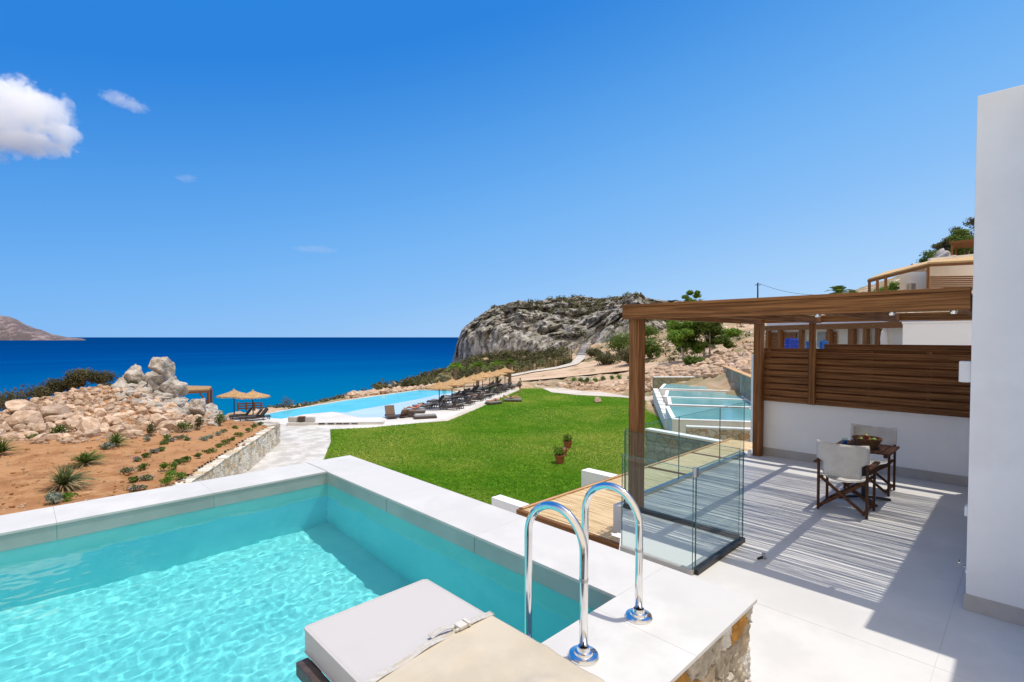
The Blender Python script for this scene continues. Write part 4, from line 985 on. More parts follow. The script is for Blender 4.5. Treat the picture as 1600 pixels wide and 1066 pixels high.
for px, py0, py1, d in ((1358.5, 440, 460, 38), (1371, 437, 458, 37), (1384, 430, 458, 36.5), (1450, 416, 452, 34)): ubar('pergola_post', M_wz, P3(px, py1, d), P3(px, py0, d), .16, .16)
b = MB(); ca, cb, cc, cd = P3(1357, 439.5, 38), P3(1450, 415.5, 34), P3(1455, 410.5, 42), P3(1385, 427.5, 44)
for k in range(60):
    s = (k + .5) / 60; b.tube([ca.lerp(cb, s) - l0u + Vector((0, 0, .13)), cd.lerp(cc, s) - l0u + Vector((0, 0, .13))], .07, 5)
ca, cb, cc, cd = P3(1450, 414.5, 34), P3(1535, 410.5, 32), P3(1560, 400, 41), P3(1455, 410.5, 42)
for k in range(60):
    s = (k + .5) / 60; b.tube([ca.lerp(cb, s) - l0u + Vector((0, 0, .13)), cd.lerp(cc, s) - l0u + Vector((0, 0, .13))], .07, 5)
b.build('reed_roof', M_reed, uh)
ubar('roof_parapet', M_white2, P3(1452, 407, 42), P3(1560, 396, 42), .3, .3)
for k in range(7): ubar('slat', M_wx, P3(1453, 433 + k * 3.1, 33.9), P3(1540, 432 + k * 3.3, 32), .04, .1)
t = thing('roof_chimney', 'small white chimney pipe on the flat roof of the upper villa', 'chimney', P3(1490, 407, 41.9)); MB().lathe([(.12, 0), (.12, .35), (.17, .36), (.17, .42), (0, .42)], n=12).build('flue', M_white2, t)
hb = thing('hill_pavilion', 'small brown timber pavilion roof among the trees at the top of the hill', 'pavilion', P3(1512, 400, 62))
MB().box(-2.2, 3, -1.5, 1.5, 1.4, 1.65).build('roof', M_wx, hb)
for x, y in ((-1.9, -1.3), (2.6, -1.3), (-1.9, 1.3), (2.6, 1.3)): MB().box(x - .1, x + .1, y - .1, y + .1, -1.5, 1.398).build('post', M_wz, hb)
up_ = thing('utility_pole', 'dark utility pole carrying a sagging wire above the pergola beam', 'pole', P3(1184, 500, 70))
hp = P3(1184, 442, 70) - P3(1184, 500, 70); MB().tube([(0, 0, 0), hp], [.13, .09], 8).build('shaft', M_black, up_); MB().bar(hp + rt * -.4 + Vector((0, 0, -.3)), hp + rt * .4 + Vector((0, 0, -.3)), .08, .08).build('cross_arm', M_black, up_)
pts = []; e = P3(1300, 460, 62) - P3(1184, 500, 70)
for k in range(15): s = k / 14; pts.append(hp.lerp(e, s) + Vector((0, 0, -1.0 * 4 * s * (1 - s) * .6)))
MB().tube(pts, .022, 4).build('wire', M_black, up_)

# ------------------------------------------------------------------ lawn, paths and the big pool
def sheet(name, pts, z, m, th=.1, kind='structure', dense=0):
    q = [U(x, y, z=z) for x, y in pts]; b = MB().prism([(v.x, v.y) for v in q], z - th, z); o = b.build(name, m); tag(o, kind=kind); return o
sheet('lawn', [(516, 671), (575, 668.5), (655, 661), (700, 657.5), (740, 641), (780, 623), (812, 609), (816, 602.5), (830, 601.5), (845, 606), (862, 613.5), (900, 617.5), (960, 620.5), (1020, 624.5), (1030, 650), (1050, 690), (1080, 760), (1050, 900), (480, 900), (470, 760), (507, 716), (517, 690)], GZ, M_grass)
sheet('paved_path', [(437, 663), (470, 659), (516, 671), (517, 690), (507, 716), (470, 760), (440, 820), (270, 820), (365, 740), (415, 700)], GZ - .02, M_path)
sheet('pool_deck', [(330, 654), (392, 651), (440, 654.5), (475, 647.5), (520, 643.5), (545, 645), (620, 653), (645, 640), (690, 617), (715, 611), (760, 603), (800, 602), (816, 602.5), (812, 609), (780, 623), (740, 641), (700, 657.5), (655, 661), (575, 668.5), (516, 671), (470, 664), (437, 663), (380, 668)], GZ - .012, M_deck)
wtr = sheet('infinity_pool_water', [(398, 651), (440, 642.5), (540, 626), (654, 610), (690, 610), (712, 612.5), (690, 616.5), (680, 617.5), (644, 625.5), (610, 631.5), (570, 638.5), (540, 644.5), (520, 643.5), (475, 647.5), (440, 654.5)], GZ - .008, M_lowpool, .2)
sheet('shallow_water', [(520, 643.6), (540, 644.6), (570, 638.6), (610, 631.6), (644, 625.6), (680, 617.6), (712, 612.6), (730, 614), (690, 626), (650, 640), (625, 652), (560, 652)], GZ - .009, M_shallow, .2)
t = thing('pool_edge_wall', 'thin pale overflow wall along the seaward edge of the infinity pool', 'wall', U(398, 651, z=GZ)); l0 = Vector(t.location); b = MB()
e_pts = [(398, 651), (440, 642.3), (540, 625.8), (654, 609.7), (690, 609.7)]
for i in range(4):
    a, c = U(*e_pts[i], z=GZ) - l0, U(*e_pts[i + 1], z=GZ) - l0; b.bar(a + Vector((0, 0, -.25)), c + Vector((0, 0, -.25)), .3, .56)
b.build('wall_body', M_deck, t)
sheet('lawn_kerb', [(655, 661), (700, 657.5), (740, 641), (780, 623), (812, 609), (810, 606.5), (776, 620.5), (736, 637.5), (697, 654)], GZ + .03, M_conc, .2)
sheet('grass_strip', [(760, 606.5), (800, 604), (800, 606.5), (764, 609.5)], GZ + .01, M_grass, .1)
tp_ = sheet('curved_concrete_path', [(800, 600.5), (816, 597.5), (850, 598), (872, 602), (885, 608), (920, 612), (975, 613), (1030, 615.5), (1030, 624.5), (960, 620), (900, 617), (862, 613), (845, 605.5), (830, 601), (816, 602)], GZ + .004, M_conc, .2)
# low white bench wall with dark slots, and the things on it
t = thing('bench_wall', 'low white wall with five dark slots between the paved path and the infinity pool', 'wall', U(448, 664, z=GZ)); l0 = Vector(t.location)
a, c = U(450, 664, z=GZ) - l0, U(600, 662, z=GZ) - l0; MB().bar(a + Vector((0, 0, .09)), c + Vector((0, 0, .09)), .6, .2).build('wall_body', M_deck, t)
f2 = Vector((fw.x, fw.y, 0)).normalized()
for px in (505, 519, 532, 543, 556): q = U(px, 663.4, z=GZ) - l0 - f2 * .31; MB().bar(q - rt * .24 + Vector((0, 0, .11)), q + rt * .24 + Vector((0, 0, .11)), .03, .09).build('slot', M_black, t)
for px, lab in ((458, 'grey floor cushion left of the small brown cube on the white bench wall'), (485, 'grey floor cushion right of the small brown cube on the white bench wall')):
    q = U(px, 659.5, z=GZ + .195); o = MB().box(-.36, .36, -.17, .17, 0, .42).build('floor_cushion', M_lgrey, bevel=.1, loc=q); o.rotation_euler.z = -YAW; tag(o, lab, 'cushion', 'floor cushions')
q = U(471.5, 659.5, z=GZ + .195); t = thing('cube_table', 'small brown wicker cube table between two grey floor cushions', 'side table', q, -YAW); MB().box(-.22, .22, -.2, .2, 0, .4).build('cube', M_frame, t, bevel=.02); MB().box(-.24, .24, -.22, .22, .402, .43).build('table_top', M_wx, t)

# retaining wall of the garden: rubble stone, real relief
rw = thing('retaining_wall', 'rough pale rubble stone retaining wall between the orange garden and the paved path', 'wall', (wa.x, wa.y, GZ)); Lw = (wb - wa).length
b = MB(); cols = []
stone_panel(b, (0, 0, -.02), (wd.x, wd.y, -.25 / Lw), (0, 0, 1), Lw, 1.5, 330, 44, (int(Lw / .42), 4), .09, 5, cols)
nv0 = len(b.v)
def topz(x, y): return -3.78 - .15 * ((Vector((x, y)) - Vector((0, 0))).dot(wd)) / Lw
o = b.build('stone_face', stone_attr_mat('pale_rubble', [(.66, .6, .5), (.74, .69, .6), (.56, .49, .38), (.7, .64, .53), (.6, .48, .32), (.64, .6, .54), (.76, .72, .64), (.52, .46, .36)], (.42, .34, .22)), rw); stone_col(o, cols)
b = MB(); cols = []
stone_panel(b, (wn.x * .06, wn.y * .06, 1.47), (wd.x, wd.y, -.25 / Lw), (-wn.x, -wn.y, 0), Lw, .55, 330, 16, (int(Lw / .5), 1), .07, 15, cols)
o = b.build('cap_stones', rw.children[0].data.materials[0], rw); stone_col(o, cols)
q0 = U(418, 664, z=-3.95); t = thing('stone_slab', 'flat grey stone slab at the far end of the retaining wall', 'slab', q0, -YAW - .6); MB().prism([(-.9, -.45), (.8, -.5), (.95, .3), (.1, .5), (-.8, .4)], -.1, .12).build('slab', M_crag, t, bevel=.03)

# dirt road and stair path on the hillside
def drape(name, left, right, m, n=40, k=8, off=.07, f=base):
    Lp = [hit(*p, f=f) for p in left]; Rp = [hit(*p, f=f) for p in right]
    def res(P, n):
        P = [Vector(p) for p in P]; c = [0]
        for i in range(1, len(P)): c.append(c[-1] + (P[i] - P[i - 1]).length)
        out = []
        for s in np.linspace(0, c[-1], n):
            i = min(len(P) - 2, max(0, int(np.searchsorted(c, s)) - 1)); tt = (s - c[i]) / max(1e-6, c[i + 1] - c[i]); out.append(P[i].lerp(P[i + 1], tt))
        return out
    Lp, Rp = res(Lp, n), res(Rp, n); vs = []
    for i in range(n):
        for j in range(k + 1):
            q = Lp[i].lerp(Rp[i], j / k); vs.append((q.x, q.y, f(q.x, q.y) + off))
    b = MB().add(vs, [(i * (k + 1) + j, i * (k + 1) + j + 1, (i + 1) * (k + 1) + j + 1, (i + 1) * (k + 1) + j) for i in range(n - 1) for j in range(k)])
    o = b.build(name, m, smooth=True); tag(o, kind='structure'); return o
drape('dirt_road', [(790, 593), (830, 585), (870, 579), (895, 572), (906, 568), (960, 569), (1060, 570)], [(800, 600), (860, 594), (900, 590), (940, 586), (965, 583), (985, 581), (1060, 579)], M_road, 60, 14, .25)
drape('footpath', [(795, 589.5), (830, 582), (870, 576.5), (892, 570), (900, 562), (905, 552), (909, 543), (912, 539)], [(797, 592), (832, 585), (874, 579), (903, 572.5), (914, 563), (916, 553), (922, 544), (924, 539)], M_conc, 60, 6, .42)
st = thing('hill_stairs', 'short flight of pale steps with dark risers climbing the hillside path', 'stairs', hit(912, 560)); l0 = Vector(st.location); b = MB()
for k in range(7):
    y = 557.5 - k * 2.7; a, c = hit(902 + k * 1.1, y), hit(917 + k * .9, y); mid = (a + c) / 2; b.bar(a - l0 + Vector((0, 0, .42)), c - l0 + Vector((0, 0, .42)), .8, .5)
b.build('step', M_conc, st)
fnc = [(702, 590), (725, 588), (750, 587), (775, 585)]
# wooden handrails of the stairs
for lab, pl in (('wooden rail fence on the left side of the hillside stairs', [(880, 562), (893, 555), (901, 546), (906, 538)]), ('wooden rail fence running up right from the top of the hillside stairs', [(917, 553), (924, 540), (945, 532), (965, 526)])):
    P = [hit(*p) for p in pl]; t = thing('rail_fence', lab, 'fence', P[0], 0, 'rail fences at the stairs')
    for p in P: MB().tube([p - P[0], p - P[0] + Vector((0, 0, 1.5))], .12, 6).build('post', M_bark, t)
    b = MB()
    for i in range(len(P) - 1):
        for h in (.7, 1.4): b.tube([P[i] - P[0] + Vector((0, 0, h)), P[i + 1] - P[0] + Vector((0, 0, h))], .09, 6)
    b.build('rail', M_bark, t)
P = [hit(x, y) for x, y in [(800, 588), (818, 585.5), (835, 582), (852, 579), (868, 576), (884, 570), (893, 565)]]
t = thing('brushwood_fence', 'low brown brushwood fence along the seaward side of the footpath', 'fence', P[0]); b = MB(); rg = random.Random(8)
for i in range(len(P) - 1):
    n = int((P[i + 1] - P[i]).length / .22)
    for k in range(n):
        q = P[i].lerp(P[i + 1], (k + rg.random()) / n) - P[0]; q.z = base(q.x + P[0].x, q.y + P[0].y) - P[0].z; b.tube([q, q + Vector((rg.gauss(0, .12), rg.gauss(0, .12), rg.uniform(1.3, 2.0)))], [.09, .03], 4)
b.build('brushwood', M_dry, t)
for p in P[::2]: MB().box(-.13, .13, -.13, .13, -.3, 1.7).build('post', M_rock, t, loc=p - P[0])

# ------------------------------------------------------------------ parasols, loungers, people
um = thing('straw_parasol', 'x', 'parasol', (0, 0, 0), 0, 'straw parasols')
MB().tube([(0, 0, 0), (0, 0, 2.25)], .045, 8).build('pole', M_black, um)
b = MB(); n = 28; prof = [(.02, 2.62), (.1, 2.55), (.45, 2.37), (.85, 2.22), (1.3, 2.06), (1.31, 1.99), (.85, 2.17), (.1, 2.48)]
b.lathe(prof, n=n); rg = random.Random(3)
for k in range(150):
    a = rg.random() * 6.283; b.bar((1.27 * math.cos(a), 1.27 * math.sin(a), 2.055), (1.36 * math.cos(a), 1.36 * math.sin(a), 1.97 - rg.random() * .07), .035, .01)
b.build('thatch_cone', M_thatch, um); MB().lathe([(.0, 2.72), (.07, 2.66), (.1, 2.56), (.02, 2.56)], n=10).build('finial', M_thatch, um)
b = MB()
for k in range(8): a = k * math.pi / 4; b.bar((.05 * math.cos(a), .05 * math.sin(a), 2.3), (1.2 * math.cos(a), 1.2 * math.sin(a), 2.03), .03, .03)
b.build('rib', M_wz, um)
PA, PB = U(686, 638.5, z=GZ), U(788, 604.5, z=GZ)
apex = [686, 706, 725, 740, 754, 765, 777, 789]; ords = ['nearest', 'second', 'third', 'fourth', 'fifth', 'sixth', 'second last', 'last']
umb = []
rowd = (PB - PA).normalized(); perp = Vector((-rowd.y, rowd.x, 0)); perp = perp if perp.dot(rt) < 0 else -perp     # towards the pool
for i, px in enumerate(apex):
    r = ray(px, 527); s = float(np.linalg.solve(np.array([[r.x, -rowd.x], [r.y, -rowd.y]]), np.array([PA.x, PA.y]))[1]); p = PA + rowd * s; umb.append(p)
    lab = ('%s straw parasol of the lounger row, counted from the pool end' % ords[i])
    o = um if i == 0 else dup(um); o.location = p; o['label'] = lab; o.rotation_euler.z = i * .7; sc_ = [.98, 1, .97, 1, 1.03, 1.0, .98, 1.02][i]; o.scale = (sc_,) * 3
for px, py, lab in ((366, 650, 'left one of the two straw parasols beside the rock mound'), (395.5, 652, 'right one of the two straw parasols beside the rock mound, nearer the infinity pool')):
    p = U(px, py, z=GZ); o = dup(um, p, 1.1, lab); o['group'] = 'pair of straw parasols by the mound'; o.scale = (1.0, 1.0, .87)
def chaise(name, label, group, fab, back):
    t = thing(name, label, 'sun lounger', (0, 0, 0), 0, group)         # length along x, head at -x
    b = MB().box(-.95, .95, -.33, -.28, .2, .27); b.box(-.95, .95, .28, .33, .2, .27); b.box(.9, .95, -.279, .279, .2, .27); b.box(-.95, -.9, -.279, .279, .2, .27); b.build('frame', M_frame, t)
    for x in (-.8, .85):
        for y in (-.3, .3): MB().box(-.03, .03, -.03, .03, 0, .199).build('leg', M_frame, t, loc=(x, y, 0))
    MB().box(-.25, .97, -.31, .31, .272, .37).build('seat_cushion', fab, t, bevel=.03)
    b = MB(); c, s_ = math.cos(R(back)), math.sin(R(back)); vs = []
    for zz in (.0, .1):
        for yy in (-.31, .31):
            for l in (0, .78): vs.append((-.27 - l * c + zz * s_, yy, .275 + l * s_ + zz * c))
    b.add(vs, [(0, 1, 3, 2), (4, 6, 7, 5), (0, 4, 5, 1), (2, 3, 7, 6), (0, 2, 6, 4), (1, 5, 7, 3)]); b.build('back_cushion', fab, t, bevel=.03)
    b = MB(); vs = [(v[0] - .02 * s_ - .0, v[1], v[2] - .02 * c - .012) for v in vs[:4]] + [(v[0] - .05 * s_, v[1], v[2] - .05 * c - .012) for v in vs[:4]]
    b.add(vs, [(0, 1, 3, 2), (4, 6, 7, 5), (0, 4, 5, 1), (2, 3, 7, 6), (0, 2, 6, 4), (1, 5, 7, 3)]); b.build('back_frame', M_frame, t)
    return t
GL = 'sun loungers in rows under the straw parasols'
protos = [chaise('sun_lounger', '', GL, M_mgrey, 45), chaise('sun_lounger', '', GL, M_dgrey, 52), chaise('sun_lounger', '', GL, M_mgrey, 14)]
used = [False] * 3; rg = random.Random(21); lspots = []
ang = math.atan2(perp.y, perp.x)
def put(k, p, rz, label, group=None):
    global used
    if not used[k]: o = protos[k]; used[k] = True
    else: o = dup(protos[k])
    o.location = p; o.rotation_euler = (0, 0, rz); o['label'] = label
    if group: o['group'] = group
    return o
side = {-1: 'lawn side', 1: 'pool side'}
for i in range(8):
    for sd in (-1, 1):
        for q in (-.55, .55):
            p = umb[i] + rowd * (q + .1) + perp * (sd * 1.25 + (.25 if sd > 0 else -.05))
            k = rg.choice([0, 1, 1, 2] if sd < 0 else [1, 1, 0, 2])
            fab = {0: 'grey raised', 1: 'black steep', 2: 'grey flat'}[k]
            o = put(k, p, ang + rg.uniform(-.07, .07), '%s backed lounger %s the %s row parasol, on its %s' % (fab, 'just before' if q < 0 else 'just past', ords[i], side[sd])); lspots.append((p, k, sd, i))
for px, py, k, lab, rz in ((379, 654.5, 1, 'black lounger under the left of the two parasols by the rock mound', 2.2), (394, 657, 1, 'black lounger under the right of the two parasols by the rock mound', 2.4), (403, 656, 1, 'black lounger at the very corner of the infinity pool by the two parasols', 2.6)):
    put(k, U(px, py, z=GZ), rz - YAW + 1.2, lab, 'loungers beside the rock mound')
bc = thing('brown_lounge_chair', 'low brown woven lounge chair with upright back on the white pool deck', 'lounge chair', U(611, 653, z=GZ), -YAW - 1.1)
MB().box(-.6, .75, -.42, .42, .12, .26).build('seat', M_frame, bc, bevel=.05); b = MB(); b.bar((-.25, 0, .26), (-.62, 0, .98), .8, .08, (1, 0, .3)); b.build('backrest', mat('brown_weave', (.13, .085, .06), (.2, .13, .09), scale=12), bc, bevel=.02)
for x in (-.5, .6):
    for y in (-.34, .34): MB().box(-.03, .03, -.03, .03, 0, .119).build('leg', M_frame, bc, loc=(x, y, 0))
b2 = dup(bc, U(628, 652, z=GZ), -YAW + 2.4, 'brown woven lounge chair turned to the parasols, beside the brown cube'); b2.scale = (.9, .9, .7)
t = thing('cube_table', 'brown wicker cube side table on the deck between lounge chair and grey daybed', 'side table', U(643, 651.5, z=GZ), -YAW); MB().box(-.3, .3, -.3, .3, 0, .5).build('cube', M_frame, t, bevel=.02); MB().box(-.31, .31, -.31, .31, .502, .53).build('table_top', M_wx, t)
def daybed(name, label, px, py, L, W_, rz):
    t = thing(name, label, 'daybed', U(px, py, z=GZ), rz); MB().box(-L / 2, L / 2, -W_ / 2, W_ / 2, .02, .16).build('base', M_frame, t, bevel=.03); MB().box(-L / 2 + .04, L / 2 - .04, -W_ / 2 + .04, W_ / 2 - .04, .162, .3).build('mattress', M_mgrey, t, bevel=.05); return t
daybed('daybed', 'wide grey daybed at the near end of the lounger rows carrying a person in red', 646, 645, 2.1, 1.1, -YAW + .1)
daybed('daybed', 'low grey daybed on the deck next to the lawn, without anyone on it', 664, 653.5, 1.9, .8, -YAW + .35)
daybed('lawn_mat', 'grey mat with a sunbather on the lawn, nearer the kerb', 771, 631.5, 1.6, .9, -YAW + .7)
daybed('lawn_mat', 'grey mat with a sunbather on the lawn, farther right', 801, 627.5, 1.9, .9, -YAW - .1)
# people
def person(label, loc, rz, joints, clothes, hair=(.04, .025, .015)):
    t = thing('person', label, 'person', loc, rz)
    J = joints; names = list(J); ed = [('hip', 'waist'), ('waist', 'chest'), ('chest', 'neck'), ('neck', 'head'), ('head', 'crown'), ('chest', 'shl'), ('shl', 'ell'), ('ell', 'hal'), ('chest', 'shr'), ('shr', 'elr'), ('elr', 'har'), ('hip', 'hil'), ('hil', 'knl'), ('knl', 'anl'), ('anl', 'tol'), ('hip', 'hir'), ('hir', 'knr'), ('knr', 'anr'), ('anr', 'tor')]
    rad = dict(hip=.13, waist=.115, chest=.14, neck=.055, head=.095, crown=.085, shl=.065, shr=.065, ell=.042, elr=.042, hal=.032, har=.032, hil=.095, hir=.095, knl=.06, knr=.06, anl=.04, anr=.04, tol=.035, tor=.035)
    me = bpy.data.meshes.new('body'); me.from_pydata([J[k] for k in names], [(names.index(a), names.index(c)) for a, c in ed], [])
    o = bpy.data.objects.new('body', me); link(o, t); me.materials.append(M_skin)
    md = o.modifiers.new('skin', 'SKIN')
    if not me.skin_vertices: me.attributes  # the modifier adds the layer
    sv = me.skin_vertices[0].data
    for i, k in enumerate(names): sv[i].radius = (rad[k], rad[k] * (.8 if k in ('hip', 'waist', 'chest') else 1)); sv[i].use_root = (k == 'hip')
    md.use_smooth_shade = True; s2 = o.modifiers.new('smooth', 'SUBSURF'); s2.levels = 1; s2.render_levels = 1
    for nm, ks, col, grow in clothes:
        b = MB()
        for chain in ks:
            b.tube([J[k] for k in chain], [rad[k] * grow for k in chain], 10)
        b.build(nm, mat('cloth_' + nm, col), t, smooth=True)
    h = Vector(J['crown']); hd = Vector(J['head']); ax = (h - hd).normalized(); b = MB()
    b.lathe([(.1 * math.sin(q) + .001, .03 + .1 * math.cos(q)) for q in np.linspace(0, 1.75, 7)], n=12); o = b.build('hair', mat('hair', hair), t, smooth=True, loc=hd + ax * .05); o.rotation_euler = ax.to_track_quat('Z', 'Y').to_euler()
    return t
STAND = dict(hip=(0, 0, .95), waist=(0, 0, 1.12), chest=(0, 0, 1.34), neck=(0, 0, 1.5), head=(.02, 0, 1.6), crown=(.02, 0, 1.7), shl=(0, .19, 1.42), ell=(-.03, .25, 1.15), hal=(.08, .22, .95), shr=(0, -.19, 1.42), elr=(-.02, -.26, 1.15), har=(.1, -.2, 1.0), hil=(0, .1, .9), knl=(.03, .11, .5), anl=(0, .11, .08), tol=(.16, .12, .03), hir=(0, -.1, .9), knr=(.1, -.11, .5), anr=(-.03, -.11, .08), tor=(.13, -.12, .03))
def lie(back=35, z=.42, knee=0):
    c, s = math.cos(R(back)), math.sin(R(back)); f = lambda l, y, h=0: (-.15 - l * c - h * s, y, z + .1 + l * s + h * c - .0)
    return dict(hip=(-.12, 0, z + .11), waist=f(.18, 0), chest=f(.42, 0), neck=f(.6, 0), head=f(.7, 0, .03), crown=f(.8, 0, .04), shl=f(.5, .19), ell=f(.25, .3, -.02), hal=f(-.02, .27, .02), shr=f(.5, -.19), elr=f(.25, -.3, -.02), har=f(-.02, -.25, .04), hil=(-.05, .1, z + .1), knl=(.36, .12, z + .09 + knee), anl=(.78, .12, z + .06), tol=(.84, .13, z + .2), hir=(-.05, -.1, z + .1), knr=(.36, -.12, z + .1 + knee * .4), anr=(.78, -.12, z + .06), tor=(.84, -.13, z + .2))
person('person in green top and dark shorts standing at the end of the lounger rows', U(813, 613, z=GZ), 2.2, STAND, [('top', [('waist', 'chest'), ('shl', 'chest', 'shr')], (.02, .22, .13), 1.12), ('shorts', [('hip', 'waist'), ('hip', 'hil', 'knl'), ('hip', 'hir', 'knr')], (.03, .03, .05), 1.1)], (.12, .04, .02))
person('person in red swimwear reclining on the wide grey daybed', U(646, 645, z=GZ), -YAW + .1 + math.pi, lie(30, .3, .2), [('swimsuit', [('hip', 'waist', 'chest'), ('hip', 'hil')], (.4, .02, .03), 1.08)])
person('person in dark swimwear sunbathing on the lawn mat nearer the kerb', U(771, 631.5, z=GZ), -YAW + .7 + math.pi, lie(8, .3), [('swimsuit', [('hip', 'waist'), ('hip', 'hil'), ('hip', 'hir')], (.03, .03, .05), 1.1)])
person('person with raised knee sunbathing on the lawn mat farther right', U(801, 627.5, z=GZ), -YAW - .1, lie(12, .3, .3), [('swimsuit', [('hip', 'waist'), ('hip', 'hil'), ('hip', 'hir')], (.05, .02, .02), 1.1)])
n_ = 0
for (p, k, sd, i) in lspots:
    if k == 0 and n_ < 3 and i in (0, 2, 6):
        col = [(.03, .05, .25), (.25, .3, .4), (.3, .04, .05)][n_]; n_ += 1
        person('person in %s swimwear lying on a lounger, %s, %s parasol' % (['navy', 'pale blue', 'red'][n_ - 1], side[sd], ords[i]), p, ang, lie(42, .37, .15), [('swimwear', [('hip', 'waist'), ('hip', 'hil'), ('hip', 'hir')], col, 1.1)])
# three terracotta pots on the lawn
def pot(label, px, py, s, leafy):
    t = thing('terracotta_pot', label, 'plant pot', U(px, py, z=GZ), px * .1, 'terracotta pots on the lawn'); MB().lathe([(0, 0), (.24, 0), (.33, .46), (.38, .46), (.38, .56), (.33, .56), (.31, .48), (0, .46)], n=24).build('pot', M_terra, t, smooth=False)
    t.scale = (s,) * 3
    rg = random.Random(int(px)); b = MB()
    if leafy: b.leaves((0, 0, .78), (.38, .38, .26), 150, .14, rg, upb=.5); b.leaves((-.28, .1, .98), (.2, .2, .12), 40, .11, rg); b.build('plant', M_leafb, t); b = MB(); b.leaves((.05, 0, .9), (.3, .3, .16), 26, .07, rg, shell=.9); b.build('flowers', M_redp, t)
    else: b.leaves((0, 0, .58), (.25, .25, .06), 40, .07, rg); b.build('plant', M_lilac, t)
pot('terracotta pot with leafy green plant on the lawn, farthest of the three', 887, 700, .78, True); pot('terracotta pot with hardly any leaves between the two leafy ones on the lawn', 880, 712, .72, False); pot('terracotta pot with yellow green leaves on the lawn, nearest of the three', 874.5, 723.5, .8, True)

# left: timber pergola and fence beyond the mound
t = thing('beach_pergola', 'pale timber pergola roof half hidden behind the grey boulder stack', 'pergola', U(326, 640, d=47)); l0 = Vector(t.location)
cs = [P3(270, 612, 43), P3(325, 609.5, 46), P3(330, 604.5, 52), P3(270, 603, 52)]
b = MB()
for k in range(34):
    s = (k + .5) / 34; b.tube([cs[0].lerp(cs[1], s) - l0, cs[3].lerp(cs[2], s) - l0], .08, 5)
b.build('reed_roof', M_thatch, t)
for a, c in ((0, 1), (1, 2), (3, 2)): MB().bar(cs[a] - l0 - Vector((0, 0, .16)), cs[c] - l0 - Vector((0, 0, .16)), .14, .16).build('beam', M_wx, t)
for c in (cs[1], cs[2]): MB().tube([c - l0 + Vector((0, 0, -.2)), c - l0 + Vector((0, 0, -3.2))], .12, 8).build('post', M_wz, t)
MB().bar(cs[1] - l0 + Vector((0, 0, -1.3)), cs[1].lerp(cs[0], .25) - l0 + Vector((0, 0, -.25)), .1, .1).build('brace', M_wx, t)
P = [U(x, 651, z=GZ - .1) for x in (338, 352, 366, 378)]; P = [p + f2 * 3.5 for p in P]; t = thing('timber_fence', 'low brown timber fence behind the left parasol', 'fence', P[0])
for p in P: MB().box(-.06, .06, -.06, .06, 0, .8).build('post', M_wz, t, loc=p - P[0])
b = MB()
for h in (.2, .42, .64): b.bar(P[0] - P[0] + Vector((0, 0, h)), P[-1] - P[0] + Vector((0, 0, h + .1)), .05, .12)
b.build('rail', M_wx, t)

# ------------------------------------------------------------------ rocks
def rock_mesh(seed, flat=.7, sub=3, rough=.16, cuts=7, d0=.5, d1=.8):
    rg = random.Random(seed); bm = bmesh.new(); bmesh.ops.create_icosphere(bm, subdivisions=sub, radius=1)
    pl = [(Vector((rg.gauss(0, 1), rg.gauss(0, 1), rg.gauss(0, 1))).normalized(), rg.uniform(d0, d1)) for _ in range(cuts)]
    off = Vector((seed * 3.1, seed * 1.7, 0)); sx, sy = rg.uniform(.9, 1.25), rg.uniform(.7, .95)
    for v in bm.verts:
        p = v.co.copy()
        for n, d in pl:
            k = p.dot(n) - d
            if k > 0: p -= n * k * .96
        p *= 1 + rough * noise.fractal(p * 1.4 + off, 1, 2, 4)
        v.co = Vector((p.x * sx, p.y * sy, p.z * flat))
    me = bpy.data.meshes.new('rock'); bm.to_mesh(me); bm.free(); return me
rocks = []
for k in range(12):
    me = rock_mesh(k + 1, flat=.7 + .06 * (k % 5)); me.materials.append(M_rock); rocks.append(me)
def rock(p, s, label, group, rz, tilt=(0, 0), me=None, name='rock', m=None, sc=(1, 1, 1)):
    o = bpy.data.objects.new(name, me or rocks[int(rz * 977) % 12]); o.location = p; o.scale = (s * sc[0], s * sc[1], s * sc[2]); o.rotation_euler = (tilt[0], tilt[1], rz); link(o); tag(o, label, 'rock', group); return o
rg = random.Random(31)
# boulders that stand out, by position in the photograph of the mound: px, py, size px, depth
def xy_on(px, d): q = P3(px, 527, d); return q.x, q.y
BIG = [(40, 664, 34, 'large pale boulder at the left foot of the rock mound', 27.5), (88, 650, 34, 'broad pink boulder in the middle left of the rock mound', 29), (136, 671, 32, 'flat pink boulder at the foot of the mound behind the spiky bushes', 27.5), (168, 662, 22, 'long pink boulder right of the green round bush at the foot of the mound', 28), (35, 642, 34, 'wide tilted boulder high on the left end of the rock mound', 30), (263, 671, 27, 'smooth pale boulder at the right foot of the mound between two shrubs', 30), (301, 662, 17, 'pale pointed boulder at the right end of the mound', 32), (268, 638, 22, 'rounded pale boulder below the grey boulder stack', 33)]
taken = []
for px, py, w_, lab, d in BIG:
    q = hit(px, py + 4, f=gard, lo=10); dd = (q - EYE).dot(fw); s = w_ / FPX * dd * .66
    rock(q + Vector((0, 0, s * .35)), s, lab, None, rg.random() * 6.28, (rg.uniform(-.15, .15), rg.uniform(-.15, .15)), name='boulder'); taken.append((px, py, w_ * .5))
cnt = 0; tries = 0
TOPY = [(-60, 648), (0, 648), (30, 634), (60, 620), (95, 613), (130, 604), (180, 596), (250, 612), (300, 632), (330, 645)]; BOTY = [(-60, 694), (0, 692), (120, 690), (200, 684), (250, 680), (300, 672), (335, 660)]
pts_ = []
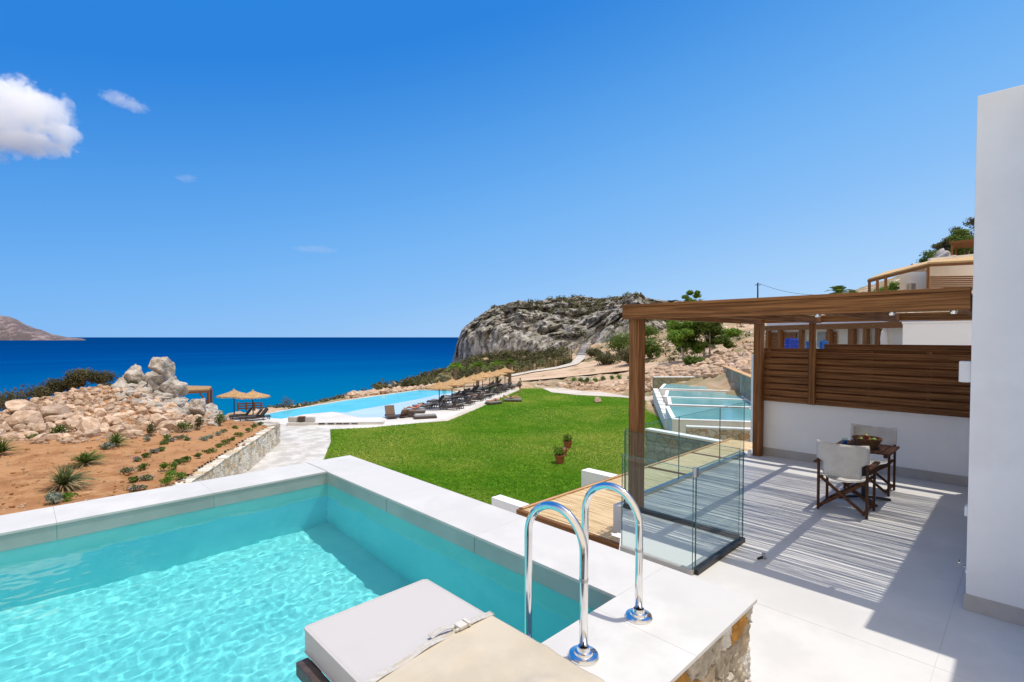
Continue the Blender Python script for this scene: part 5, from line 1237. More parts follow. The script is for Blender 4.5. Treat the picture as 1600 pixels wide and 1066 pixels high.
while cnt < 215 and tries < 9000:
    tries += 1; px = rg.uniform(-40, 328); ty, by = lerp(TOPY, px)[0], lerp(BOTY, px)[0]; v = rg.random() ** .8; py = ty + (by - ty) * v
    w_ = rg.uniform(9, 17) * (.62 + .95 * v) * (1.25 if rg.random() < .2 else 1)
    if any((px - a) ** 2 + ((py - c) * 1.7) ** 2 < ((w_ + e_) * .42) ** 2 for a, c, e_ in pts_): continue
    if any((px - a) ** 2 + ((py - c) * 1.3) ** 2 < (e_ * .7) ** 2 for a, c, e_ in taken): continue
    q = hit(px, py, f=gard, lo=10); dd = (q - EYE).dot(fw)
    if dd > 40: continue
    s = w_ / FPX * dd * .62; pts_.append((px, py, w_)); cnt += 1
    rock(q + Vector((0, 0, s * .32)), s, 'loose pinkish limestone rock heaped on the mound beside the orange garden', 'loose rocks on the mound', rg.random() * 6.28, (rg.uniform(-.4, .4), rg.uniform(-.4, .4)))
def rubble(name, label, samples, m, smin, smax, f, seed):
    rg = random.Random(seed); b = MB(); protos_ = [rock_mesh(seed * 50 + k, .7, 1, .2, 4) for k in range(4)]
    P = [[tuple(v.co) for v in me.vertices] for me in protos_]; Fc = [[tuple(p.vertices) for p in me.polygons] for me in protos_]
    for px, py in samples:
        q = hit(px, py, f=f, lo=9); k = rg.randrange(4); s = rg.uniform(smin, smax) * (1.8 if rg.random() < .1 else 1); a = rg.random() * 6.28; c, sn = math.cos(a), math.sin(a); b.add([(q.x + s * (v[0] * c - v[1] * sn), q.y + s * (v[0] * sn + v[1] * c), q.z + s * v[2] + s * .2) for v in P[k]], Fc[k])
    o = b.build(name, m); tag(o, label, 'rubble', None, 'stuff'); return o
sm_ = []
for _ in range(1500):
    px = rg.uniform(-60, 335); ty, by = lerp(TOPY, px)[0], lerp(BOTY, px)[0]; sm_.append((px, ty + (by + 3 - ty) * rg.random()))
rubble('rubble', 'small pinkish stones filling the gaps between the rocks of the mound', sm_, M_rock, .08, .2, gard, 2)
sm_ = [(rg.uniform(-40, 420), rg.uniform(660, 800)) for _ in range(700)]; sm_ = [(x, y) for x, y in sm_ if y > lerp(BOTY, x)[0] - 2 and (x < 300 or y < 742 - (x - 313) * .6)]
rubble('pebbles', 'small stones scattered over the orange garden soil', sm_, M_rock, .015, .05, gard, 4)
b = MB(); rg4 = random.Random(12); k = 0
while k < 170:
    px, py = rg4.uniform(-40, 420), rg4.uniform(664, 800)
    if py < lerp(BOTY, px)[0] - 2 or not (px < 300 or py < 738 - (px - 313) * .62): continue
    q = hit(px, py, f=gard, lo=9); k += 1; hh = rg4.uniform(.05, .16)
    for _ in range(9):
        a = rg4.random() * 6.28; r = hh * rg4.uniform(.4, 1); n0 = len(b.v); b.v += [(q.x - .006 * math.sin(a), q.y + .006 * math.cos(a), q.z), (q.x + .006 * math.sin(a), q.y - .006 * math.cos(a), q.z), (q.x + r * math.cos(a), q.y + r * math.sin(a), q.z + hh * rg4.uniform(.5, 1))]; b.f.append((n0, n0 + 1, n0 + 2))
tag(b.build('dry_weeds', M_dry), 'thin dry weeds scattered over the orange garden soil', 'weeds', None, 'stuff')
sm_ = [(rg.uniform(-40, 420), rg.uniform(660, 800)) for _ in range(420)]; sm_ = [(x, y) for x, y in sm_ if y > lerp(BOTY, x)[0] - 2 and (x < 300 or y < 738 - (x - 313) * .62)]
rubble('clods', 'fist sized clods of orange earth on the garden soil', sm_, M_soil, .03, .1, gard, 5)
# grey boulder stack at the right of the mound
CR = [rock_mesh(60 + k, .95, 4, .3, 11, .45, .75) for k in range(6)]
for me in CR: me.materials.append(M_crag)
STK = [(259, 571, 20, 17, 36.0, 1, (1, .9, 1.02), 'tall blocky grey boulder on top of the boulder stack'), (238, 590, 18, 12, 36.6, 0, (1, .9, 1), 'slanting grey boulder leaning against the tall block of the stack'), (213, 585, 20, 12, 36.8, 2, (1, .9, .85), 'grey white double topped boulder left of the tall block'), (265, 606, 18, 16, 35.4, 3, (1, .9, 1.05), 'rounded pitted grey boulder under the tall block'), (240, 607, 16, 12, 35.6, 4, (1, .9, .9), 'grey boulder with orange stains in the middle of the stack'), (255, 621, 26, 10, 34.8, 5, (1, .8, .5), 'low broad grey boulder at the foot of the stack'), (313, 636, 16, 15, 33.5, 1, (1, .9, 1.3), 'leaning pinkish grey crag at the right end of the mound'), (335, 652, 13, 9, 33.2, 0, (1, .9, .9), 'small brown crag right of the leaning crag'), (196, 601, 16, 8, 36.2, 4, (1, .9, .7), 'low grey outcrop beside the dark bush on top of the mound'), (224, 606, 14, 10, 35.8, 2, (1, .9, .9), 'shaded grey boulder below the double topped one')]
for px, py, hw_, hh_, d, k, sc_, lab in STK:
    s = hw_ / FPX * d * 1.25; q = P3(px, py + 2, d); rock(q, s, lab, None, k * 1.3 + px * .01, (0, .15 if k == 1 else 0), CR[k], 'boulder', None, sc_)
    zt = gard(q.x, q.y)
sm_ = [(rg.uniform(185, 345), 0) for _ in range(160)]; sm_ = [(x, lerp([(185, 612), (250, 628), (300, 640), (345, 656)], x)[0] + rg.uniform(-12, 14)) for x, _ in sm_]
rubble('rubble', 'grey brown stones lodged around the foot of the boulder stack', sm_, M_crag, .15, .42, gard, 6)
# rocks along the curved path and on the slope at the right
G2 = 'pinkish rocks bordering the curved concrete path'; cnt = 0; pts_ = []; tries = 0
def roadside(px): return lerp([(842, 597, 601), (880, 597, 607), (900, 598, 611), (960, 597, 612), (1000, 596, 612), (1020, 596, 612)], px)
while cnt < 62 and tries < 4000:
    tries += 1; px = rg.uniform(872, 1020); a, c = roadside(px); py = rg.uniform(a + 3, c - 1); w_ = rg.uniform(6, 13)
    if any((px - x) ** 2 + ((py - y) * 2) ** 2 < ((w_ + e_) * .42) ** 2 for x, y, e_ in pts_): continue
    q = hit(px, py); dd = (q - EYE).dot(fw); s = w_ / FPX * dd * .55; pts_.append((px, py, w_)); cnt += 1
    rock(q + Vector((0, 0, s * .1)), s, 'pinkish rock in the border between the dirt road and the curved concrete path', G2, rg.random() * 6.28, (rg.uniform(-.3, .3), rg.uniform(-.3, .3)))
sm_ = [(rg.uniform(840, 1020), 0) for _ in range(420)]; sm_ = [(x, rg.uniform(roadside(x)[0] - 2, roadside(x)[1])) for x, _ in sm_]
rubble('rubble', 'small stones between the rocks bordering the curved path', sm_, M_rock, .1, .28, base, 8)
sm_ = []
for _ in range(900):
    px = rg.uniform(1000, 1175); top, bot = lerp([(1000, 583, 597), (1060, 572, 592), (1100, 562, 590), (1140, 550, 588), (1175, 540, 585)], px); sm_.append((px, top + (bot - top) * rg.random()))
rubble('rubble', 'tumbled pinkish stones covering the slope above the neighbouring pools', sm_[:700], M_rock, .2, .6, base, 9)
cnt = 0; G3 = 'large stones on the slope above the neighbouring pools'
for px, py in sm_[700:760]: q = hit(px, py); rock(q + Vector((0, 0, .1)), rg.uniform(.5, .9), 'larger pinkish stone on the slope above the neighbouring pools', G3, rg.random() * 6.28, (rg.uniform(-.3, .3), rg.uniform(-.3, .3)))
lb = rock(U(933, 629, z=GZ) + Vector((0, 0, .15)), .55, 'single rounded pinkish stone lying alone on the lawn', None, .4, name='boulder')
rock(hit(616, 606.5) + Vector((0, 0, .35)), 1.35, 'pale flat topped coastal rock above the sea beyond the infinity pool', None, 1.0, (0, 0), CR[2], 'boulder', None, (1.25, .9, .6))
rock(U(400, 645, d=52), .5, 'small pale rock at the near end of the infinity pool edge', None, 2.0, (0, 0), CR[3], 'boulder')
sm_ = [(rg.uniform(540, 720), 0) for _ in range(260)]; sm_ = [(x, lerp([(540, 621), (600, 613), (654, 606.5), (720, 602)], x)[0] + rg.uniform(-2, 3)) for x, _ in sm_]
rubble('rubble', 'pale stones along the outer edge of the infinity pool', sm_, M_rock, .15, .5, base, 12)

# ------------------------------------------------------------------ vegetation
def bush(name, label, p, r, h, m, n, size, seed, group=None, stem=True, cat='bush', clumps=5):
    t = thing(name, label, cat, p, 0, group); rg = random.Random(seed); b = MB()
    for k in range(clumps):
        a = rg.random() * 6.28; rr = r * rg.uniform(.15, .65) if k else 0
        b.leaves((rr * math.cos(a), rr * math.sin(a), h * rg.uniform(.38, .68)), (r * rg.uniform(.4, .65), r * rg.uniform(.4, .65), h * rg.uniform(.28, .42)), n // clumps, size, rg)
    b.build('foliage', m, t)
    if stem:
        b = MB()
        for k in range(4): a = rg.random() * 6.28; b.tube([(0, 0, -.1), (r * .2 * math.cos(a), r * .2 * math.sin(a), h * .3), (r * .45 * math.cos(a), r * .45 * math.sin(a), h * .65)], [r * .05, r * .035, r * .012], 5)
        b.build('stem', M_bark, t)
    return t
def spiky(name, label, p, r, h, m, n, seed, group=None, dry=0):
    t = thing(name, label, 'plant', p, 0, group); rg = random.Random(seed)
    def blades(n, lo_, hi_, mm, nm):
        b = MB()
        for _ in range(n):
            a = rg.random() * 6.283; el = rg.uniform(lo_, hi_); L = r * rg.uniform(.75, 1.15) if el < 1 else h * rg.uniform(.7, 1.05); d = Vector((math.cos(a) * math.cos(el), math.sin(a) * math.cos(el), math.sin(el))); sd = Vector((-math.sin(a), math.cos(a), 0)); w_ = rg.uniform(.014, .026) * (r + .3); q = Vector((0, 0, h * .1)); vs = []
            for k in range(5):
                s = k / 4; pt = q + d * L * s + Vector((0, 0, -.38 * L * s * s)); ww = w_ * (1 - s) ** .7 + .002; vs += [pt - sd * ww, pt + sd * ww + Vector((0, 0, ww * .5))]
            b.add(vs, [(2 * k, 2 * k + 1, 2 * k + 3, 2 * k + 2) for k in range(4)])
        b.build(nm, mm, t)
    blades(n, .35, 1.45, m, 'leaves')
    if dry: blades(dry, -.05, .6, M_dry, 'dead_leaves')
    return t
gp = lambda px, py: hit(px, py, f=gard, lo=9)
spiky('yucca', 'tall straggly greyish yucca nearest the pool rim in the orange garden', gp(100, 765), 1.0, 1.25, M_leafy, 170, 1, None, 60)
spiky('yucca', 'green arching palm like plant between the straggly yucca and the round one', gp(132, 728), 1.0, .85, M_leafg, 150, 2, None, 20)
spiky('yucca', 'full round spiky green plant in front of the pink boulders', gp(181, 698), .85, 1.0, M_leafg, 150, 3, None, 10)
spiky('yucca', 'spiky green plant cut off by the left edge of the picture', gp(2, 712), .8, 1.15, M_leafg, 130, 4)
bush('silver_cushion_plant', 'low silvery grey cushion plant beside the pool rim', gp(84, 788), .42, .38, M_leafp, 420, .05, 5)
bush('green_cushion_plant', 'small yellow green tuft right of the silvery cushion plant', gp(103, 784), .25, .3, M_leafb, 160, .05, 6)
bush('silver_cushion_plant', 'small silvery plant right of the arching palm like plant', gp(165, 703), .4, .35, M_leafp, 200, .06, 7)
for i, (px, py, r, h, m, lab) in enumerate([(93, 684, .45, .75, M_leafg, 'rounded dark green bush at the foot of the mound'), (48, 686, .5, .28, M_leafg, 'flat green tuft under the large left boulder'), (236, 682, .32, .85, M_leafd, 'narrow upright dark bush in front of the smooth boulder'), (287, 677, .5, .75, M_leafg, 'loose green shrub between the two right boulders'), (312, 672, .32, .9, M_leafd, 'slim dark upright shrub left of the leaning crag'), (344, 665, .45, .95, M_leafg, 'olive green shrub at the foot of the leaning crag'), (405, 640, 1.1, 1.3, M_leafd, 'dark shrub behind the right straw parasol')]):
    bush('shrub', lab, gp(px, py) if px < 400 else U(px, 655, z=GZ - .3) + f2 * 6, r, h, m, 320, .06, 20 + i)
ROWS = [[(214, 768, 1), (208, 755, 0), (230, 752, 1), (200, 740, 1), (222, 735, 0), (212, 722, 1), (228, 716, 0), (240, 710, 1), (252, 706, 0), (257, 695, 0), (268, 692, 1), (281, 687, 1), (294, 690, 1), (318, 690, 2), (327, 686, 2), (340, 680, 2), (352, 677, 0), (368, 671, 0), (232, 690, 2), (262, 686, 0)], [(262, 758, 3), (266, 748, 3), (272, 735, 3), (279, 726, 0), (290, 722, 0), (310, 716, 0), (330, 708, 0), (344, 700, 0), (355, 694, 0), (364, 690, 0), (376, 682, 0), (388, 675, 0), (398, 669, 0), (408, 665, 0), (283, 748, 3), (256, 736, 3)]]
names_ = ['low dark green bedding plant', 'lilac flowering bedding plant', 'grey green bedding plant', 'bright leaning green bedding plant']
mats_ = [M_leafg, M_leafg, M_leafp, M_leafb]; rown = ['in the left curving row', 'in the right row by the stone wall']
for ri, row in enumerate(ROWS):
    for i, (px, py, k) in enumerate(row):
        q = gp(px, py); r = rg.uniform(.22, .36); t = bush('bedding_plant', '%s %s' % (names_[k], rown[ri]), q, r, .26 if k < 3 else .36, mats_[k], 190, .045, 100 + ri * 50 + i, 'bedding plants: %s %s' % (names_[k], rown[ri]), stem=False, cat='plant', clumps=4)
        if k == 1: b = MB(); b.leaves((0, 0, .17), (r * .9, r * .9, .1), 120, .022, rg, shell=.9, upb=1.2); b.build('flowers', M_lilac, t)
# dark juniper on top of the mound and low scrub behind it
JU = [(130, 583, 16, 9, 'domed dark juniper crown on the top of the mound'), (157, 588, 18, 9, 'dark juniper beside the grey outcrop on top of the mound'), (112, 597, 16, 9, 'olive juniper left of the domed one'), (88, 604, 15, 11, 'grey green juniper on the left slope of the mound'), (68, 612, 12, 10, 'dark juniper lowest on the left slope of the mound'), (165, 605, 11, 6, 'small grey bush among the rocks below the juniper'), (207, 601, 9, 6, 'dry grey bush in front of the double topped boulder'), (48, 613, 22, 13, 'grey brown bush behind the left end of the mound'), (14, 624, 27, 15, 'brown grey scrub bush at the left edge of the picture'), (-22, 630, 24, 15, 'scrub bush beyond the left edge behind the mound')]
for i, (px, py, rw_, rh_, lab) in enumerate(JU):
    d = 37.2 if i < 5 else 36 if i < 7 else 35; q = P3(px, py + rh_ * 1.7, d); r = rw_ / FPX * d * 1.25; h = 2.9 * rh_ / FPX * d
    bush('juniper' if i < 5 else 'scrub_bush', lab, q, r, h, M_leafd, 1700 if i < 5 else 800, .085, 200 + i, clumps=12)
# scrub over the slopes beyond the pool: one uncountable cover
b = MB(); rg2 = random.Random(77); ns = 0
ZON = [([(560, 614), (600, 602), (640, 590), (680, 578), (706, 563), (760, 554), (850, 552), (893, 546), (892, 572), (850, 577), (800, 588), (760, 592), (720, 598), (660, 604), (600, 610)], 1150, (.5, 1.25))]
def inpoly(x, y, P):
    c = False; j = len(P) - 1
    for i in range(len(P)):
        if (P[i][1] > y) != (P[j][1] > y) and x < (P[j][0] - P[i][0]) * (y - P[i][1]) / (P[j][1] - P[i][1]) + P[i][0]: c = not c
        j = i
    return c
for poly, cnt, (s0, s1) in ZON:
    k = 0
    while k < cnt:
        px, py = rg2.uniform(555, 890), rg2.uniform(546, 615)
        if not inpoly(px, py, poly) or noise.noise(Vector((px * .05, py * .15, 0))) > .33: continue
        q = hit(px, py); s = rg2.uniform(s0, s1) * (.8 + (q - EYE).length / 260); b.leaves(q + Vector((0, 0, s * .3)), (s, s, s * .65), 34, s * .26, rg2); k += 1
for x in np.linspace(404, 560, 46):
    q = hit(x, lerp([(404, 641), (480, 634), (540, 620), (560, 616)], x)[0] + 1); s = rg2.uniform(.4, .8); b.leaves(q + Vector((0, 0, s * .2)), (s, s, s * .6), 26, s * .25, rg2)
tag(b.build('coastal_scrub', M_scrub), 'grey green scrub covering the slope between infinity pool, sea and headland', 'scrub', None, 'stuff')
b = MB(); HP = headland_pts; k = 0
while k < 360:
    i = rg2.randrange(len(xs := list(range(410)))); j = rg2.randrange(4, T - 12); q = HP[i * T + j]; q2 = HP[i * T + j + 3]; sl = (q2.z - q.z) / max(.3, math.hypot(q2.x - q.x, q2.y - q.y))
    g_ = noise.noise(Vector((q.x * .035, q.y * .035, 2)))
    if i < 14 or sl > 1.6 or g_ + rg2.uniform(-.25, .25) < -.02: continue
    if i < 150 and j > 30 and rg2.random() < .6: continue
    s = rg2.choice([.5, .6, .7, .8, 1.0, 1.6]) * rg2.uniform(.8, 1.2); b.leaves(q + Vector((0, 0, s * .2)), (s, s, s * .65), 34, s * .25, rg2); k += 1
tag(b.build('headland_scrub', M_scrub), 'dark scrub bushes dotted over the rocky headland', 'scrub', None, 'stuff')
b = MB(); k = 0
while k < 230:
    px, py = rg2.uniform(925, 1175), rg2.uniform(505, 580); q = hit(px, py)
    if py > lerp([(925, 578), (1000, 578), (1060, 566), (1175, 540)], px)[0] or (q - EYE).dot(fw) > 150 or (px < 990 and py > 566) or rg2.random() < .3: continue
    s = rg2.uniform(.4, 1.0); b.leaves(q + Vector((0, 0, s * .25)), (s, s, s * .6), 26, s * .26, rg2); k += 1
tag(b.build('hillside_scrub', M_scrub), 'low dry scrub scattered over the hillside behind the pergola', 'scrub', None, 'stuff')
for i, (px, py, w_, h_, m, lab) in enumerate([(968, 556, 20, 32, M_leafg, 'big light green bush left of the front pergola post'), (950, 572, 16, 18, M_leafd, 'dark round bush beside the dirt road'), (985, 572, 18, 26, M_leafd, 'dark bush just left of the front pergola post'), (1017, 563, 14, 30, M_leafg, 'bright green bush just right of the front pergola post'), (1010, 530, 14, 18, M_leafg, 'olive bush higher up the slope right of the front pergola post'), (928, 560, 10, 13, M_leafd, 'small dry bush right of the hillside stairs'), (1140, 530, 14, 15, M_leafb, 'yellow green bush right of the pine trees'), (1085, 572, 12, 12, M_leafg, 'low green bush at the foot of the pine trunks')]):
    q = hit(px, py); d = (q - EYE).dot(fw); bush('hillside_bush', lab, q, w_ / FPX * d * 1.45, h_ / FPX * d * 1.25, m, 1500, .24, 300 + i, clumps=12)
for i, (px, py) in enumerate([(898, 598), (908, 599), (918, 598), (931, 599), (942, 596), (955, 595), (967, 594), (985, 595), (1010, 592), (1050, 582), (1107, 576)]):
    q = hit(px, py); bush('border_plant', 'young green shrub in the rock border above the curved path' if i < 9 else ('small green shrub on the stony slope, %s' % ('left one near the front post' if i == 9 else 'right one in the orange patch')), q, .55, .9, M_leafg if i % 3 else M_leafb, 150, .11, 400 + i, 'young shrubs above the curved path' if i < 9 else None)
def tree(name, label, p, h, crown, trunk_m, leaf_m, seed, n=1800, size=.2, lean=(0, 0), trunks=1, r0=.25):
    t = thing(name, label, 'tree', p); rg = random.Random(seed)
    for k in range(trunks):
        b = MB(); a = Vector((lean[0] * (1 if k == 0 else -.6 * k), lean[1], 1)).normalized(); base_ = Vector((k * .9 * rt.x, k * .9 * rt.y, -.3)); pts = [base_ + a * h * .78 * s + Vector((.12 * h * math.sin(s * 3 + k) * .3, .05 * h * math.sin(s * 5) * .3, 0)) for s in np.linspace(0, 1, 8)]
        b.tube(pts, [r0 * (1 - .75 * s) for s in np.linspace(0, 1, 8)], 8)
        for q in range(6):
            st_ = pts[3 + q % 5]; an = rg.random() * 6.28; ln = h * rg.uniform(.18, .34); e_ = st_ + Vector((math.cos(an) * ln, math.sin(an) * ln, ln * rg.uniform(.15, .7))); b.tube([st_, st_.lerp(e_, .5) + Vector((0, 0, ln * .08)), e_], [r0 * .35, r0 * .22, r0 * .06], 5)
        b.build('trunk', trunk_m, t, smooth=True)
    b = MB()
    for (cx, cy, cz, rx, rz_) in crown: b.leaves(rt * cx + f2 * cy + Vector((0, 0, cz)), (rx, rx, rz_), int(n / len(crown)), size, rg, shell=.35)
    b.build('crown', leaf_m, t); return t
def crownset(seed, n, wx, z0, z1, r, taper=.5):
    rg = random.Random(seed); out = []
    for k in range(n):
        s = rg.random(); out.append((rg.uniform(-1, 1) * wx * (1 - taper * s), rg.uniform(-1, 1) * wx * .8, z0 + (z1 - z0) * s, r * rg.uniform(.6, 1.15), r * rg.uniform(.4, .7)))
    return out
q = hit(1070, 566); d = (q - EYE).dot(fw); k_ = d / FPX
tree('pine_tree', 'bent pale trunked pine left in the group behind the pergola', q, 64 * k_, crownset(1, 26, 30 * k_, 20 * k_, 62 * k_, 12 * k_), M_barkp, M_leafb, 1, 8500, 2.2 * k_, (-.25, .1), 1, 2.4 * k_)
q = hit(1100, 560); tree('pine_tree', 'double trunked pine right in the group behind the pergola', q, 62 * k_, crownset(2, 26, 32 * k_, 20 * k_, 62 * k_, 12 * k_), M_barkp, M_leafg, 2, 8500, 2.2 * k_, (.06, 0), 2, 1.9 * k_)
q = hit(1080, 535); d = (q - EYE).dot(fw); k_ = d / FPX
tree('pine_tree', 'taller pine whose flat top shows above the pergola beam', q, 78 * k_, crownset(3, 10, 14 * k_, 58 * k_, 78 * k_, 6.5 * k_), M_bark, M_leafb, 3, 2000, 2.0 * k_, (.02, 0), 1, 2.0 * k_)
for i, (px, w_, y0, y1) in enumerate([(1455, 16, 420, 398), (1478, 14, 410, 372), (1492, 15, 410, 360), (1506, 16, 412, 353), (1520, 18, 410, 346), (1468, 12, 412, 385), (1500, 18, 414, 375), (1545, 18, 410, 345)]):
    d = 68 + (i % 3) * 4; q = P3(px, y0 + 8, d); k_ = d / FPX; w_ *= 1.35; H_ = (y0 + 12 - y1) * k_; tree('cypress_pine', ['round olive pine lowest on the hill crest', 'grey green pine third up the hill crest', 'slim dark pine in the middle of the hill crest', 'tall dark pine left of the timber pavilion', 'tallest dark pine at the edge of the house wall', 'grey pine second up the hill crest', 'broad pine in front of the timber pavilion', 'dark pine hidden behind the house wall'][i], q, H_, crownset(40 + i, 14, w_ * .6 * k_, H_ * .15, H_ * .95, w_ * .5 * k_), M_bark, M_leafd if i % 3 else M_leafg, 50 + i, 3200, 1.6 * k_, (0, 0), 1, 1.2 * k_)
for i, (px, y0, w_, lab, sd) in enumerate([(1440, 422, 14, 'grey brown rock outcrop at the left end of the hill crest', 3), (1470, 408, 22, 'larger rock outcrop under the pines on the hill crest', 4)]):
    q = P3(px, y0, 66); rock(q, w_ / FPX * 66, lab, None, sd, (0, -.4), CR[sd], 'boulder', None, (1.3, 1, .9))
q = P3(1380, 474, 46); k_ = 46 / FPX; tree('broadleaf_tree', 'bright green round tree under the upper villa pergola', q, 36 * k_, crownset(9, 9, 17 * k_, 14 * k_, 30 * k_, 9 * k_), M_bark, M_leafb, 9, 1600, 1.8 * k_, (0, 0), 1, 1.5 * k_)
def palm(label, p, h, fl, seed, m=M_leafb, r0=.22, name='palm_tree'):
    t = thing(name, label, 'palm', p); rg = random.Random(seed); b = MB(); pts = [Vector((.04 * h * math.sin(s * 2), 0, h * s - .1)) for s in np.linspace(0, 1, 7)]
    b.tube(pts, [r0 * (1.25 - .3 * s) for s in np.linspace(0, 1, 7)], 9); b.build('trunk', M_palm_t, t); b = MB()
    for k in range(26):
        a = k * 2.4 + rg.uniform(-.2, .2); el = rg.uniform(.1, 1.35); d = Vector((math.cos(a) * math.cos(el), math.sin(a) * math.cos(el), math.sin(el))); sd = Vector((-math.sin(a), math.cos(a), 0)); L = fl * rg.uniform(.8, 1.1); o_ = pts[-1]; pr = o_
        for s in np.linspace(.08, 1, 14):
            q = o_ + d * L * s + Vector((0, 0, -.55 * L * s * s)); ll = fl * .32 * math.sin(min(1, s * 1.1 + .1) * 2.6)
            for sg in (-1, 1): e_ = q + sd * sg * ll + d * ll * .5 + Vector((0, 0, -.25 * ll)); b.add([q, q + d * .09 * fl * .6, e_], [(0, 1, 2)])
            b.add([pr, q, q + sd * .03 * fl], [(0, 1, 2)]); pr = q
    b.build('fronds', m, t); return t
for px, py, ty, lab, m in ((694, 611, 589, 'short palm with yellowing fronds nearest the infinity pool edge', M_dry), (711, 606, 573, 'young palm behind the second parasol', M_leafb), (746, 604, 571, 'young palm behind the fourth parasol', M_leafb), (776, 604, 569, 'young palm behind the second last parasol', M_leafb), (796, 603, 568, 'young palm at the far end of the parasol row', M_leafg)):
    z_ = GZ - .1; q = U(px, py, z=z_); d = (q - EYE).dot(fw); palm(lab, q, (py - ty) / FPX * d, 1.5, int(px), m, .2)
q = P3(1310, 480, 40); palm('palm whose frond tips show above the pergola beam', q, 23 / FPX * 40, 1.3, 5, M_leafg, .2)
q = P3(1330, 480, 41); palm('small dull palm right of the other palm above the pergola beam', q, 21 / FPX * 41, .8, 6, M_leafy, .15)

# mown grass blades over the lawn sheet: one uncountable cover
LAWN = [(516, 671), (575, 668.5), (655, 661), (700, 657.5), (740, 641), (780, 623), (812, 609), (816, 602.5), (830, 601.5), (845, 606), (862, 613.5), (900, 617.5), (960, 620.5), (1020, 624.5), (1030, 650), (1050, 690), (1080, 760), (1000, 800), (700, 800), (507, 716), (517, 690)]
LW = [tuple(U(x, y, z=GZ)[:2]) for x, y in LAWN]
b = MB(); k = 0; rg3 = random.Random(91)
while k < 130000:
    px, py = rg3.uniform(500, 1080), rg3.uniform(601, 800)
    if not inpoly(px, py, LAWN): continue
    q = U(px, py, z=GZ); d = (q - EYE).length
    if not inpoly(q.x, q.y, LW): continue
    h = rg3.uniform(.025, .05) * (.7 + d / 45); w_ = rg3.uniform(.009, .018) * (.6 + d / 24); a = rg3.random() * 3.1416; dx, dy = math.cos(a) * w_, math.sin(a) * w_; lx_, ly_ = rg3.gauss(0, 1.2) * h, rg3.gauss(0, 1.2) * h
    n0 = len(b.v); b.v += [(q.x - dx, q.y - dy, GZ), (q.x + dx, q.y + dy, GZ), (q.x + lx_, q.y + ly_, GZ + h)]; b.f.append((n0, n0 + 1, n0 + 2)); k += 1
tag(b.build('grass_blades', M_blade), 'short mown green grass covering the lawn', 'grass', None, 'stuff')

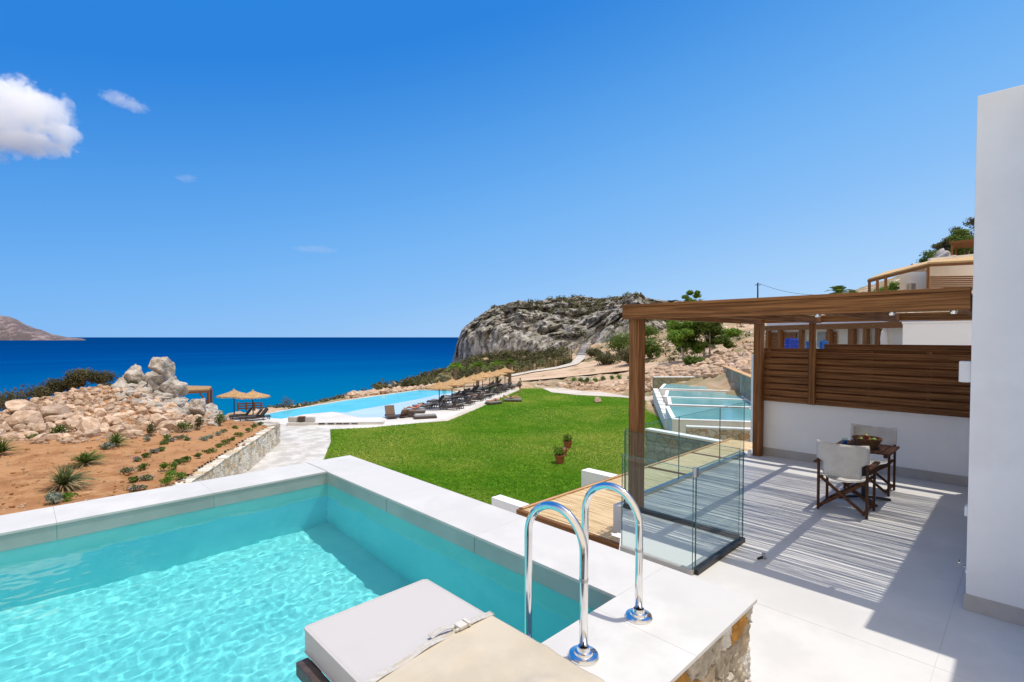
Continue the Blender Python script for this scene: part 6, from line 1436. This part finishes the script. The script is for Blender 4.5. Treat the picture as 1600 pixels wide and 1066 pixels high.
# ------------------------------------------------------------------ clouds: volumes far out over the sea
def cloud(name, label, blobs, d, dens, sc, rag):
    cx = P3(*blobs[0][:2], d); B = []
    bm = bmesh.new()
    for px, py, rx, ry in blobs:
        q = P3(px, py, d) - cx; loc = Vector((q.dot(rt), q.dot(f2), q.z)); rad = Vector((rx / FPX * d, (rx + ry) * .5 / FPX * d, ry / FPX * d)); B.append((loc, rad))
        bmesh.ops.create_icosphere(bm, subdivisions=3, radius=1, matrix=Matrix.Translation(loc) @ Matrix.Diagonal((*(rad * 1.12), 1)))
    t = bpy.data.objects.new(name, bpy.data.meshes.new(name)); bm.to_mesh(t.data); bm.free(); t.location = cx; t.rotation_euler.z = -YAW; link(t)
    rm = t.modifiers.new('join', 'REMESH'); rm.mode = 'VOXEL'; rm.voxel_size = max(4, min(r.z for _, r in B) * .3)
    m = bpy.data.materials.new('cloud_vapour'); m.use_nodes = True; tr = m.node_tree
    for n in list(tr.nodes): tr.nodes.remove(n)
    out = tr.nodes.new('ShaderNodeOutputMaterial'); pv = tr.nodes.new('ShaderNodeVolumePrincipled'); pv.inputs['Color'].default_value = (1, 1, 1, 1); pv.inputs['Anisotropy'].default_value = 0
    tc = tr.nodes.new('ShaderNodeTexCoord')
    def vm(op, a, v=None):
        n = tr.nodes.new('ShaderNodeVectorMath'); n.operation = op; tr.links.new(a, n.inputs[0])
        if v is not None: n.inputs[1].default_value = v
        return n
    def mm(op, a, b_):
        n = tr.nodes.new('ShaderNodeMath'); n.operation = op
        for k, x in enumerate((a, b_)):
            if hasattr(x, 'is_output'): tr.links.new(x, n.inputs[k])
            else: n.inputs[k].default_value = x
        return n.outputs[0]
    f = None
    for loc, rad in B:
        l = vm('LENGTH', vm('DIVIDE', vm('SUBTRACT', tc.outputs['Object'], loc).outputs[0], rad).outputs[0]).outputs['Value']; g_ = mm('SUBTRACT', 1.0, l); f = g_ if f is None else mm('MAXIMUM', f, g_)
    nz = tr.nodes.new('ShaderNodeTexNoise'); nz.inputs['Scale'].default_value = 1 / sc; nz.inputs['Detail'].default_value = 8; nz.inputs['Roughness'].default_value = .62; nz.inputs['Distortion'].default_value = .4; tr.links.new(tc.outputs['Object'], nz.inputs['Vector'])
    f = mm('ADD', f, mm('MULTIPLY', mm('SUBTRACT', nz.outputs['Fac'], .56), rag))
    mr = tr.nodes.new('ShaderNodeMapRange'); mr.interpolation_type = 'SMOOTHSTEP'; mr.inputs['From Min'].default_value = .0; mr.inputs['From Max'].default_value = .3; mr.inputs['To Max'].default_value = dens; tr.links.new(f, mr.inputs[0]); tr.links.new(mr.outputs[0], pv.inputs['Density']); tr.links.new(pv.outputs[0], out.inputs['Volume'])
    t.data.materials.append(m); tag(t, label, 'cloud'); return t
D_ = 2400
S.cycles.volume_step_rate = .5
cloud('cloud', 'large white cumulus cloud at the left edge of the sky', [(20, 175, 70, 52), (-30, 190, 66, 58), (68, 180, 42, 44), (45, 224, 80, 20), (95, 210, 32, 26), (30, 150, 46, 32), (-90, 190, 66, 58)], D_, .014, 70, 2.6)
cloud('cloud', 'small slanting wisp of cloud right of the cumulus', [(178, 152, 24, 11), (196, 160, 24, 10), (213, 168, 22, 10)], D_, .006, 26, 1.9)
cloud('cloud', 'tiny faint cloud puff below the slanting wisp', [(291, 279, 20, 7)], D_, .0028, 18, 1.6)
cloud('cloud', 'faint flat cloud streak in the middle of the sky above the sea', [(486, 389, 34, 6), (508, 391, 22, 6)], D_, .0022, 22, 1.8)
